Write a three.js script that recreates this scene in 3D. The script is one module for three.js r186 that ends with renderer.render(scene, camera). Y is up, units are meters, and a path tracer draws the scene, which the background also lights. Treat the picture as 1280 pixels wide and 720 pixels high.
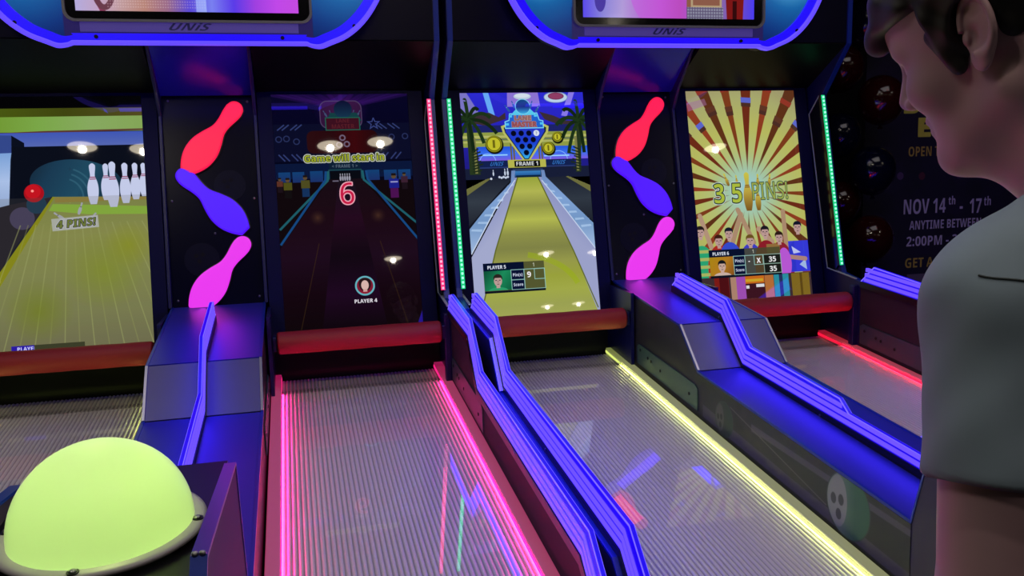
import * as THREE from 'three';
import { RectAreaLightUniformsLib } from 'three/addons/lights/RectAreaLightUniformsLib.js';
import { MarchingCubes } from 'three/addons/objects/MarchingCubes.js';
import { mergeGeometries } from 'three/addons/utils/BufferGeometryUtils.js';
import { RoundedBoxGeometry } from 'three/addons/geometries/RoundedBoxGeometry.js';

// ---------------------------------------------------------------- camera, exposure, large lights
RectAreaLightUniformsLib.init();
const scene = new THREE.Scene();
scene.background = new THREE.Color(0x000000);
const renderer = new THREE.WebGLRenderer();
renderer.toneMapping = THREE.LinearToneMapping;
renderer.toneMappingExposure = 1.0;
renderer.shadowMap.enabled = true;
const R = THREE.MathUtils.degToRad;
const camera = new THREE.PerspectiveCamera(36.5987, 1280 / 720, 0.05, 60);
camera.rotation.order = 'YXZ';
camera.position.set(0.2736, 1.5665, 3.6454);
camera.rotation.set(R(-8.093), R(-13.966), R(-1.63));

const NEON = [0.035, 0.012, 1.0];                                   // colour of the blue light fins
const K = { ceiling: 0.8, overheadFill: 1.0, fin: 4.5, lane: 62, marquee: 7, pin: 2.4, screen: 0.06, strip: 4, dome: 0.056 };   // light strengths
function rectLight(name, rgb, intensity, w, h, pos, normal, upDir = [0, 1, 0]) {
  const l = new THREE.RectAreaLight(new THREE.Color().setRGB(...rgb), intensity, w, h);
  l.name = name; l.up.set(...upDir); l.position.set(...pos);
  l.lookAt(pos[0] + normal[0], pos[1] + normal[1], pos[2] + normal[2]);
  scene.add(l); return l;
}
// round ceiling lights of the hall, seen mirrored in the screens (positions found from those reflections)
const CEIL = 3.0;
const DOWNLIGHTS = [[-1.08, 3.18], [-0.7, 3.24], [0.57, 3.25], [0.93, 3.2], [3.75, 3.46], [1.28, 6.15], [3.0, 6.25], [3.6, 6.3], [3.7, 8.85], [4.15, 8.8], [-2.6, 6.2]];
const OVERHEAD_FILL = [[-0.83, 1.75], [0.83, 1.75], [2.45, 1.75]];         // unseen square fill panels, added above the lanes to brighten them
for (const [x, z] of OVERHEAD_FILL) rectLight('fill_panel_glow', [1, 0.93, 0.9], K.overheadFill, 1.1, 1.1, [x, CEIL - 0.035, z], [0, -1, 0], [0, 0, 1]);
for (const [x, z] of DOWNLIGHTS) {
  const l = new THREE.SpotLight(new THREE.Color().setRGB(1, 0.9, 0.74), K.ceiling, 0, R(85), 0.3, 2); l.name = 'downlight_glow';
  l.position.set(x, CEIL - 0.03, z); l.target.position.set(x, 0, z); l.castShadow = true; l.shadow.radius = 1.2; scene.add(l, l.target);
}

// ---------------------------------------------------------------- helpers
let seed = 7; const rnd = () => { seed = (seed * 16807) % 2147483647; return seed / 2147483647; };
const used = {};
const numbered = (n) => { const k = used[n] = (used[n] ?? -1) + 1; return k ? n + '_' + String(k).padStart(3, '0') : n; };
const shade = (o) => { o.castShadow = o.receiveShadow = true; return o; };
function thing(name, label, category, pos = [0, 0, 0], group) {
  const g = new THREE.Group(); g.name = numbered(name); g.position.set(...pos); scene.add(g);
  g.userData = { label, category }; if (group) g.userData.group = group;
  return g;
}
function part(name, geo, mat, parent, label, kind) {
  const m = shade(new THREE.Mesh(geo, mat)); m.name = name; parent.add(m);
  if (label) m.userData.label = label; if (kind) m.userData.kind = kind;
  return m;
}
function struct(name, geo, mat) { const m = shade(new THREE.Mesh(geo, mat)); m.name = name; m.userData.kind = 'structure'; scene.add(m); return m; }
function box(w, h, d, x = 0, y = 0, z = 0) { return new THREE.BoxGeometry(w, h, d).translate(x, y, z); }
function rbox(w, h, d, r, x = 0, y = 0, z = 0) { return new RoundedBoxGeometry(w, h, d, 2, r).translate(x, y, z); }
const merge = (l) => mergeGeometries(l.map((g) => { const q = g.index ? g.toNonIndexed() : g; for (const k of Object.keys(q.attributes)) if (!['position', 'normal', 'uv'].includes(k)) q.deleteAttribute(k); return q; }));
// polygon [[z, y], ...] of a side view made into a slab from x0 to x1
const ZY = new THREE.Matrix4().makeBasis(new THREE.Vector3(0, 0, 1), new THREE.Vector3(0, 1, 0), new THREE.Vector3(-1, 0, 0));
function slab(pts, x0, x1, bevel = 0) {
  const s = new THREE.Shape(pts.map(([z, y]) => new THREE.Vector2(z, y)));
  const g = new THREE.ExtrudeGeometry(s, { depth: x1 - x0 - 2 * bevel, bevelEnabled: bevel > 0, bevelSize: bevel, bevelOffset: -bevel, bevelThickness: bevel, bevelSegments: 2 });
  return g.applyMatrix4(ZY).translate(x1 - bevel, 0, 0);
}
function offsetPath(p, d) {                                        // shift an open path to its left by d, mitred
  return p.map((q, i) => {
    const n = [];
    for (const [a, b] of [[p[i - 1], q], [q, p[i + 1]]]) if (a && b) { const l = Math.hypot(b[0] - a[0], b[1] - a[1]); n.push([-(b[1] - a[1]) / l, (b[0] - a[0]) / l]); }
    const m = n.length > 1 ? [n[0][0] + n[1][0], n[0][1] + n[1][1]] : n[0], k = n.length > 1 ? 2 / (m[0] * m[0] + m[1] * m[1]) : 1;
    return [q[0] + m[0] * d * k, q[1] + m[1] * d * k];
  });
}
const ribbon = (p, d0, d1) => [...offsetPath(p, d0), ...offsetPath(p, d1).reverse()];
const std = (color, roughness = 0.5, o = {}) => new THREE.MeshStandardMaterial({ color, roughness, ...o });
const phys = (color, roughness = 0.5, o = {}) => new THREE.MeshPhysicalMaterial({ color, roughness, ...o });
const rgb = (r, g, b) => new THREE.Color().setRGB(r, g, b);
const glow = (r, g, b, base = 0x000000, rough = 0.3) => { const k = Math.max(r, g, b, 1e-6); return new THREE.MeshStandardMaterial({ color: base, roughness: rough, emissive: rgb(r / k, g / k, b / k), emissiveIntensity: k }); };
function canvasTex(w, h, draw, srgb = true) {
  const c = document.createElement('canvas'); c.width = w; c.height = h; draw(c.getContext('2d'), w, h);
  const t = new THREE.CanvasTexture(c); if (srgb) t.colorSpace = THREE.SRGBColorSpace; t.magFilter = THREE.LinearFilter; return t;
}
function noiseTex(n, a, b, scale = 1) {                            // grainy grey texture between a and b
  const d = new Uint8Array(n * n * 4), g = []; const m = 16; for (let i = 0; i < m * m; i++) g.push(rnd());
  const smooth = (u, v) => { const x = Math.floor(u), y = Math.floor(v), fx = u - x, fy = v - y, q = (i, j) => g[((i % m) + m) % m + (((j % m) + m) % m) * m]; return (q(x, y) * (1 - fx) + q(x + 1, y) * fx) * (1 - fy) + (q(x, y + 1) * (1 - fx) + q(x + 1, y + 1) * fx) * fy; };
  for (let y = 0; y < n; y++) for (let x = 0; x < n; x++) { const t = a + (b - a) * (0.5 * rnd() + 0.5 * smooth(x / n * m * scale, y / n * m * scale)), i = (y * n + x) * 4; d[i] = d[i + 1] = d[i + 2] = t * 255; d[i + 3] = 255; }
  const t = new THREE.DataTexture(d, n, n); t.wrapS = t.wrapT = THREE.RepeatWrapping; t.magFilter = THREE.LinearFilter; t.needsUpdate = true; return t;
}

// ---------------------------------------------------------------- materials
const M = {
  black: std(0x0b0b10, 0.32), blackMatt: std(0x060608, 0.85), gloss: phys(0x07070c, 0.12, { clearcoat: 0.6, clearcoatRoughness: 0.08 }),
  navy: std(0x0d0f4a, 0.35), blueTrim: std(0x0f2a86, 0.3), blueTop: std(0x23268c, 0.38), greyTop: std(0x4e4c70, 0.42, { roughnessMap: noiseTex(64, 0.75, 1.0) }),
  charcoal: std(0x17141a, 0.4), chrome: std(0x9c9ca8, 0.3, { metalness: 0.9 }), steel: std(0x3c5458, 0.4, { metalness: 0.45 }), hole: std(0x020202, 0.9),
  red: std(0x8e121c, 0.62), redCap: std(0x6c0e18, 0.5), white: std(0xcfcad2, 0.35), rib: std(0xdcd6dc, 0.5), bed: std(0xaea8b2, 0.6),
  cover: phys(0xffffff, 0.012, { transmission: 1, thickness: 0, ior: 1.4 }), screw: std(0x8a8a90, 0.3, { metalness: 1 }), darkScrew: std(0x111118, 0.4, { metalness: 0.5 }),
  finPanel: glow(0.012, 0.0, 0.85, 0x05053a), finStrip: glow(0.16, 0.085, 1.25, 0x101060), finEdge: glow(0.22, 0.15, 1.35, 0x101060),
};

// ---------------------------------------------------------------- the hall
const dark = std(0x16141c, 0.8), carpet = std(0x15121d, 0.95, { map: noiseTex(128, 0.6, 1, 2) });
struct('floor', box(13, 0.1, 11.4, 1, -0.05, 4.3), carpet);
struct('ceiling', box(13, 0.1, 11.4, 1, CEIL + 0.05, 4.3), std(0x1b1a20, 0.9));
struct('wall_back', box(13, CEIL, 0.1, 1, CEIL / 2, -1.35), dark);
struct('wall_front', box(13, CEIL, 0.1, 1, CEIL / 2, 9.95), dark);
struct('wall_left', box(0.1, CEIL, 11.4, -5.45, CEIL / 2, 4.3), dark);
struct('wall_right', box(0.1, CEIL, 11.4, 7.45, CEIL / 2, 4.3), dark);
DOWNLIGHTS.forEach(([x, z], i) => {
  const t = thing('ceiling_light', ['round downlight mirrored whole at the top of the yellow alley screen', 'round downlight mirrored at the right border of the yellow alley screen', 'round downlight mirrored above the words in the dark screen, left one', 'round downlight mirrored above the words in the dark screen, right one', 'round downlight mirrored in the sunburst screen', 'round downlight mirrored low in the dark countdown screen', 'round downlight mirrored beside the score panel of the palm tree screen', 'round downlight mirrored at the right border of the palm tree screen', 'round downlight mirrored just above the bar in the palm tree screen, left one', 'round downlight mirrored just above the bar in the palm tree screen, right one', 'round downlight in the hall ceiling at the far left, mirrored in no screen'][i], 'light', [x, CEIL, z], 'round downlights in the hall ceiling');
  part('trim_ring', new THREE.TorusGeometry(0.1, 0.01, 8, 32).rotateX(Math.PI / 2).translate(0, -0.006, 0), M.white, t);
  part('diffuser_lamp', new THREE.CylinderGeometry(0.092, 0.092, 0.012, 32).translate(0, -0.004, 0), glow(11, 9.6, 7.2, 0xffffff, 0.6), t);
});

OVERHEAD_FILL.forEach(([x, z], i) => {  // frames and diffusers of the added fill panels, not known fittings of the hall
  const t = thing('added_fill_panel', ['added square fill light over the left end of the machines', 'added square fill light over the gap between the machines', 'added square fill light over the right machine'][i], 'light', [x, CEIL, z]);
  part('panel_frame', rbox(1.2, 0.02, 1.2, 0.006, 0, -0.008, 0), M.white, t);
  part('diffuser_lamp', box(1.1, 0.012, 1.1, 0, -0.014, 0), glow(0.5, 0.47, 0.46, 0xffffff, 0.6), t);
});

// ---------------------------------------------------------------- screens' pictures
const SW = 540, SH = 960;
const poly = (c, pts, fill, stroke, lw) => { c.beginPath(); pts.forEach(([x, y], i) => (i ? c.lineTo(x, y) : c.moveTo(x, y))); c.closePath(); if (fill) { c.fillStyle = fill; c.fill(); } if (stroke) { c.strokeStyle = stroke; c.lineWidth = lw; c.stroke(); } };
const disc = (c, x, y, r, fill, stroke, lw, ry = r) => { c.beginPath(); c.ellipse(x, y, r, ry, 0, 0, 7); if (fill) { c.fillStyle = fill; c.fill(); } if (stroke) { c.strokeStyle = stroke; c.lineWidth = lw; c.stroke(); } };
const grad = (c, x0, y0, x1, y1, ...st) => { const g = c.createLinearGradient(x0, y0, x1, y1); st.forEach((s, i) => g.addColorStop(i / (st.length - 1), s)); return g; };
function text(c, s, x, y, size, fill, o = {}) {
  c.save(); c.translate(x, y); if (o.skew) c.transform(1, 0, o.skew, 1, 0, 0); if (o.sx) c.scale(o.sx, 1);
  c.font = (o.style ?? 'bold') + ' ' + size + 'px ' + (o.font ?? 'sans-serif'); c.textAlign = o.align ?? 'center'; c.textBaseline = 'middle'; c.lineJoin = 'round';
  for (const [col, w] of o.strokes ?? []) { c.strokeStyle = col; c.lineWidth = w; c.strokeText(s, 0, 0); }
  c.fillStyle = fill; c.fillText(s, 0, 0); c.restore();
}
function pinShape(c, x, y, h, fill = '#c3cae8', ring = '#8c1f46') {   // x, y: foot of a drawn pin
  const w = h * 0.125;
  c.beginPath(); c.moveTo(x - w * 0.55, y); c.bezierCurveTo(x - w * 1.25, y - h * 0.28, x - w * 1.1, y - h * 0.5, x - w * 0.45, y - h * 0.66); c.bezierCurveTo(x - w * 0.35, y - h * 0.75, x - w * 0.62, y - h * 0.85, x - w * 0.55, y - h * 0.94);
  c.quadraticCurveTo(x, y - h * 1.05, x + w * 0.55, y - h * 0.94); c.bezierCurveTo(x + w * 0.62, y - h * 0.85, x + w * 0.35, y - h * 0.75, x + w * 0.45, y - h * 0.66); c.bezierCurveTo(x + w * 1.1, y - h * 0.5, x + w * 1.25, y - h * 0.28, x + w * 0.55, y); c.closePath();
  c.fillStyle = fill; c.fill(); c.fillStyle = ring; c.fillRect(x - w * 0.5, y - h * 0.665, w, h * 0.02); c.fillRect(x - w * 0.55, y - h * 0.62, w * 1.1, h * 0.02);
}
function avatar(c, x, y, s, hair, skin, shirt) {                     // head and shoulders
  c.fillStyle = shirt; c.beginPath(); c.ellipse(x, y + s * 1.55, s * 1.5, s * 0.62, 0, Math.PI, 0); c.fill();
  c.fillStyle = skin; c.fillRect(x - s * 0.28, y + s * 0.5, s * 0.56, s * 0.55); disc(c, x, y, s * 0.6, skin, null, 0, s * 0.82);
  c.fillStyle = hair; c.beginPath(); c.ellipse(x, y - s * 0.4, s * 0.66, s * 0.56, 0, Math.PI, 0); c.lineTo(x + s * 0.6, y - s * 0.1); c.lineTo(x + s * 0.45, y - s * 0.42); c.lineTo(x - s * 0.45, y - s * 0.42); c.lineTo(x - s * 0.6, y - s * 0.1); c.fill();
  c.fillStyle = '#2b2430'; for (const k of [-1, 1]) { c.fillRect(x + k * s * 0.27 - s * 0.13, y - s * 0.12, s * 0.26, s * 0.1); }
  c.fillRect(x - s * 0.16, y + s * 0.45, s * 0.32, s * 0.07); c.fillStyle = 'rgba(120,80,90,.6)'; c.fillRect(x - s * 0.06, y, s * 0.12, s * 0.25);
}
function scorePanel(c, name, y0, w, bg, hair, skin, shirt, cells) {
  c.fillStyle = 'rgba(70,72,44,.85)'; c.fillRect(45, y0, w, 122);
  c.fillStyle = '#07102c'; c.fillRect(45, y0, 174, 32); text(c, name, 62, y0 + 17, 21, '#dfe6f2', { align: 'left', sx: 0.88 });
  c.save(); c.beginPath(); c.rect(46, y0 + 32, 116, 82); c.clip(); c.fillStyle = bg; c.fillRect(46, y0 + 32, 116, 82); avatar(c, 104, y0 + 74, 29, hair, skin, shirt); c.restore();
  c.fillStyle = '#0a1232'; c.fillRect(162, y0 + 32, 56, 82); text(c, 'Pin(s)', 190, y0 + 54, 17, '#cfd8ea', { sx: 0.95 }); text(c, 'Score', 190, y0 + 95, 17, '#cfd8ea', { sx: 0.95 });
  c.strokeStyle = '#8fc0b8'; c.lineWidth = 3; c.strokeRect(162, y0 + 32, 56, 42); c.strokeRect(162, y0 + 74, 56, 41); text(c, '1', 262, y0 + 16, 22, '#cfd3c0', { style: 'normal' });
  c.strokeRect(218, y0 + 32, w - 173, 83); c.strokeRect(263, y0 + 32, 44, 43); c.fillStyle = '#0a1020'; c.fillRect(45, y0 + 116, w, 9);
  for (const [s, x, y, z] of cells) text(c, s, x, y, z, '#f2eef2');
}
const blurDots = (c, n, x0, y0, x1, y1, cols, r0, r1) => { for (let i = 0; i < n; i++) disc(c, x0 + rnd() * (x1 - x0), y0 + rnd() * (y1 - y0), r0 + rnd() * (r1 - r0), cols[i % cols.length]); };

function drawAlleyFromAbove(c) {                                      // screen 1
  c.fillStyle = '#0b0f1c'; c.fillRect(0, 0, SW, SH);
  c.fillStyle = '#030305'; c.fillRect(0, 0, SW, 44);
  c.fillStyle = grad(c, 0, 44, SW, 44, '#4a5a12', '#3f4510', '#524a20'); c.fillRect(0, 44, SW, 32);
  c.fillStyle = grad(c, 0, 76, SW, 76, '#6f9430', '#7aa648', '#87a860', '#84a557'); c.fillRect(0, 76, SW, 58);
  poly(c, [[0, 137], [200, 130], [SW, 126], [SW, 132], [0, 142]], '#5a3730');
  c.fillStyle = grad(c, 0, 135, 0, 190, '#3f56b4', '#5567b0'); c.fillRect(0, 136, SW, 53);
  poly(c, [[86, 145], [128, 174], [128, 200], [84, 214]], '#0a0f1e');
  c.fillStyle = '#0a0e1a'; c.fillRect(86, 188, SW, 260); poly(c, [[0, 142], [86, 145], [84, 212], [0, 212]], '#33478a');
  poly(c, [[0, 212], [84, 210], [80, 236], [69, 403], [38, 416], [0, 420]], grad(c, 0, 210, 0, 420, '#7aa0d6', '#a9bfe6', '#8fa6cf'));
  c.fillStyle = grad(c, 100, 250, 400, 420, '#12202f', '#1a3a52', '#1f4a60', '#152c40'); c.beginPath(); c.ellipse(300, 330, 160, 90, 0.1, 0, 7); c.fill();
  c.strokeStyle = 'rgba(60,110,130,.5)'; c.lineWidth = 6; for (const r of [70, 90, 110]) { c.beginPath(); c.arc(250, 380, r, -1.2, 0.2); c.stroke(); }
  poly(c, [[69, 403], [215, 378], [77, 567], [0, 690], [0, 420]], '#191620'); disc(c, 110, 455, 42, 'rgba(90,80,130,.55)');
  disc(c, 160, 405, 34, '#123048'); disc(c, 153, 362, 34, '#a8101c'); disc(c, 150, 356, 26, '#c21420'); disc(c, 148, 354, 5, '#ff9a90');
  poly(c, [[215, 378], [SW, 388], [SW, SH], [0, SH], [0, 690]], grad(c, 0, 380, 0, 960, '#7d8640', '#8a9048', '#82884a', '#7a7e4c', '#6c6a4a'));
  poly(c, [[215, 378], [222, 380], [40, 680], [0, 745], [0, 690]], '#8a8c0c'); poly(c, [[222, 380], [SW, 388], [SW, 400], [222, 400]], '#8c7c34');
  poly(c, [[215, 405], [333, 412], [SW, 425], [SW, 455], [333, 448], [200, 430]], '#86b436');
  for (let i = -7; i < 12; i++) { c.strokeStyle = i % 2 ? 'rgba(160,170,98,.55)' : 'rgba(150,158,84,.4)'; c.lineWidth = 4; c.beginPath(); c.moveTo(285 + i * 26, 480); c.lineTo(283 + i * 52, SH); c.stroke(); }
  for (const [x, y, r, a] of [[150, 800, 120, '110,130,10'], [380, 660, 150, '130,150,20'], [470, 570, 90, '140,150,10']]) { const g = c.createRadialGradient(x, y, 0, x, y, r); g.addColorStop(0, `rgba(${a},.6)`); g.addColorStop(1, `rgba(${a},0)`); c.fillStyle = g; c.fillRect(x - r, y - r, 2 * r, 2 * r); }
  for (const [x, t, b] of [[534, 258, 387], [504, 257, 398], [401, 257, 397], [468, 256, 411], [355, 255, 411], [424, 250, 424]]) pinShape(c, x, b, b - t);
  for (const [x, y, a] of [[235, 432, -0.9], [308, 405, 0.3], [345, 440, 0.8]]) { c.save(); c.translate(x, y + 20); c.rotate(a); pinShape(c, 0, 24, 48, '#a9acb6', '#33303c'); c.restore(); }
  c.save(); c.translate(292, 478); c.rotate(-0.06); c.fillStyle = 'rgba(190,195,200,.8)'; c.fillRect(-84, -22, 160, 46); text(c, '4 PINS!', 0, 2, 40, '#6c7c2c', { strokes: [['#c9ccd2', 9], ['#23262f', 4]], skew: -0.15 }); c.restore();
  c.fillStyle = 'rgba(104,98,92,.2)'; c.fillRect(0, 380, SW, 580); c.fillStyle = '#2a1aa0'; c.fillRect(54, 922, 76, 38); text(c, 'PLAYER 3', 72, 934, 19, '#cfd0ff', { align: 'left' }); c.fillStyle = '#3a3c28'; c.fillRect(130, 922, 170, 38);
}
function drawCountdown(c) {                                           // screen 2
  c.fillStyle = grad(c, 0, 0, 0, SH, '#070524', '#04061c', '#0a0712', '#08030c', '#0a050a'); c.fillRect(0, 0, SW, SH);
  c.strokeStyle = 'rgba(60,20,110,.35)'; c.lineWidth = 16; for (let i = -6; i <= 6; i++) { c.beginPath(); c.moveTo(270 + i * 14, 40); c.lineTo(270 + i * 60, -20); c.stroke(); }
  const g = c.createRadialGradient(270, 60, 10, 270, 60, 110); g.addColorStop(0, 'rgba(80,20,110,.9)'); g.addColorStop(1, 'rgba(40,10,80,0)'); c.fillStyle = g; c.fillRect(140, -40, 260, 220);
  c.fillStyle = '#0a0c26'; c.fillRect(0, 120, SW, 150); c.strokeStyle = '#2f3a6c'; c.lineWidth = 5;
  for (const [x, s] of [[16, 1], [34, 1], [66, 1], [84, 1], [430, -1], [448, -1], [480, -1], [500, -1]]) { c.beginPath(); c.moveTo(x, 144); c.lineTo(x + 28 * s, 122); c.stroke(); c.beginPath(); c.moveTo(x, 241); c.lineTo(x + 24 * s, 268); c.stroke(); }
  for (const [x, y] of [[20, 180], [50, 178], [88, 190], [465, 178], [520, 176]]) disc(c, x, y, 11, null, '#27305a', 4);
  c.strokeStyle = '#35407a'; c.lineWidth = 4; c.beginPath(); for (let i = 0; i <= 10; i++) { const a = -Math.PI / 2 + i * Math.PI / 5, r = i % 2 ? 10 : 24; c.lineTo(396 + r * Math.cos(a), 122 + r * Math.sin(a)); } c.stroke();
  c.beginPath(); c.roundRect(186, 28, 164, 110, 30); c.fillStyle = 'rgba(56,22,60,.8)'; c.fill(); c.strokeStyle = '#4a3a5c'; c.lineWidth = 4; c.stroke();
  for (const [x, a] of [[206, -0.5], [228, -0.3], [316, 0.3], [338, 0.5]]) { c.save(); c.translate(x, 80); c.rotate(a); pinShape(c, 0, 14, 30, '#3d4a6c', '#202040'); c.restore(); }
  poly(c, [[226, 76], [330, 76], [350, 110], [206, 110]], '#123c40'); disc(c, 277, 62, 36, grad(c, 277, 26, 277, 98, '#0c1030', '#14364e'));
  c.fillStyle = '#3a0f1e'; c.fillRect(206, 96, 134, 50); c.strokeStyle = '#1c5a4c'; c.strokeRect(206, 96, 134, 50); text(c, 'LANE', 273, 109, 22, '#571d26'); text(c, 'MASTER', 273, 132, 24, '#571d26');
  c.beginPath(); c.roundRect(128, 148, 280, 92, 26); c.fillStyle = grad(c, 128, 150, 408, 150, '#2a0c10', '#26070c', '#3a070c', '#22060a'); c.fill();
  for (const [x, y] of [[268, 178], [254, 206], [284, 204]]) disc(c, x, y, 10, null, '#6a5a70', 6);
  c.fillStyle = '#0a1638'; c.fillRect(0, 278, SW, 62); c.fillStyle = '#0c1f33'; c.fillRect(208, 276, 124, 30); text(c, '< FRAME 1 >', 270, 292, 18, '#5a6878');
  c.strokeStyle = '#1d4a4e'; c.lineWidth = 4; c.strokeRect(206, 308, 128, 40); c.fillStyle = '#080a12'; c.fillRect(210, 312, 120, 40);
  for (const [x, y, w, h] of [[10, 312, 46, 40], [64, 312, 46, 42], [132, 310, 50, 44], [358, 311, 48, 42], [424, 313, 52, 42], [482, 313, 50, 42]]) { c.fillStyle = grad(c, x, y, x, y + h, '#123f72', '#1b2f66'); c.fillRect(x, y, w, h); }
  c.fillStyle = '#10080c'; c.fillRect(0, 354, SW, 250);
  poly(c, [[206, 345], [334, 345], [SW + 30, 640], [SW, SH], [0, SH], [-20, 640]], grad(c, 0, 345, 0, SH, '#170c14', '#1c0a14', '#1d0b1c', '#14060f', '#0e060a'));
  poly(c, [[240, 350], [302, 350], [400, SH], [140, SH]], grad(c, 0, 350, 0, SH, '#17101a', '#240a1e', '#120812', '#1e0820', '#0d060b'));
  for (const [a, b, col] of [[[199, 350], [3, 540], '#1d5a66'], [[190, 348], [3, 600], '#15457c'], [[342, 350], [546, 536], '#1d5a66'], [[357, 348], [546, 602], '#15457c']]) { c.strokeStyle = col; c.lineWidth = 9; c.beginPath(); c.moveTo(a[0] + (b[0] > 270 ? -4 : 4), 312); c.lineTo(...a); c.lineTo(...b); c.stroke(); }
  const person = (x, y, s, top, leg) => { disc(c, x, y, s * 0.45, '#5a4630'); c.fillStyle = '#1a1210'; c.fillRect(x - s * 0.42, y - s * 0.55, s * 0.84, s * 0.42); c.fillStyle = top; c.fillRect(x - s * 0.9, y + s * 0.5, s * 1.8, s * 1.7); c.fillStyle = leg; c.fillRect(x - s * 0.75, y + s * 2.2, s * 1.5, s * 1.8); };
  person(44, 344, 18, '#4d4c18', '#120e10'); person(112, 336, 19, '#4c4a20', '#14305a'); person(462, 340, 22, '#1c1f86', '#4a1150'); c.fillStyle = '#9090c0'; c.fillRect(448, 360, 30, 6); person(505, 334, 15, '#3a2030', '#1a1018'); person(14, 340, 13, '#5a3024', '#1a1018');
  for (const [x, y] of [[151, 497], [389, 497]]) { const q = c.createRadialGradient(x, y, 0, x, y, 32); q.addColorStop(0, 'rgba(90,60,40,.6)'); q.addColorStop(1, 'rgba(60,40,30,0)'); c.fillStyle = q; c.fillRect(x - 34, y - 34, 68, 68); }
  c.strokeStyle = 'rgba(70,50,20,.5)'; c.lineWidth = 3; for (const k of [-1, 1]) { c.beginPath(); c.moveTo(270 + k * 120, 600); c.lineTo(270 + k * 215, SH); c.stroke(); }
  for (let i = 0; i < 5; i++) pinShape(c, 250 + i * 9, 352, 30, '#9a98a8', '#604050'); c.fillStyle = '#6a6478'; c.fillRect(218, 350, 24, 5);
  text(c, 'Game will start in', 272, 260, 38, '#a3ad2a', { strokes: [['#cfd4c0', 11], ['#26301c', 5]], sx: 0.98 });
  text(c, '6', 272, 404, 118, '#c41a44', { strokes: [['#f0a6b6', 9]], style: 'normal' });
  disc(c, 318, 778, 36, '#7c1830', '#62b2be', 7); c.save(); c.beginPath(); c.arc(318, 778, 32, 0, 7); c.clip(); disc(c, 318, 770, 24, '#241418', null, 0, 30); disc(c, 318, 776, 15, '#d8b4ac', null, 0, 20); c.fillStyle = '#c9a09a'; c.fillRect(310, 792, 16, 20); c.fillStyle = '#8a1c30'; c.fillRect(296, 802, 44, 20); c.restore();
  text(c, 'PLAYER 4', 317, 838, 21, '#e8e4ec');
}
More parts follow.
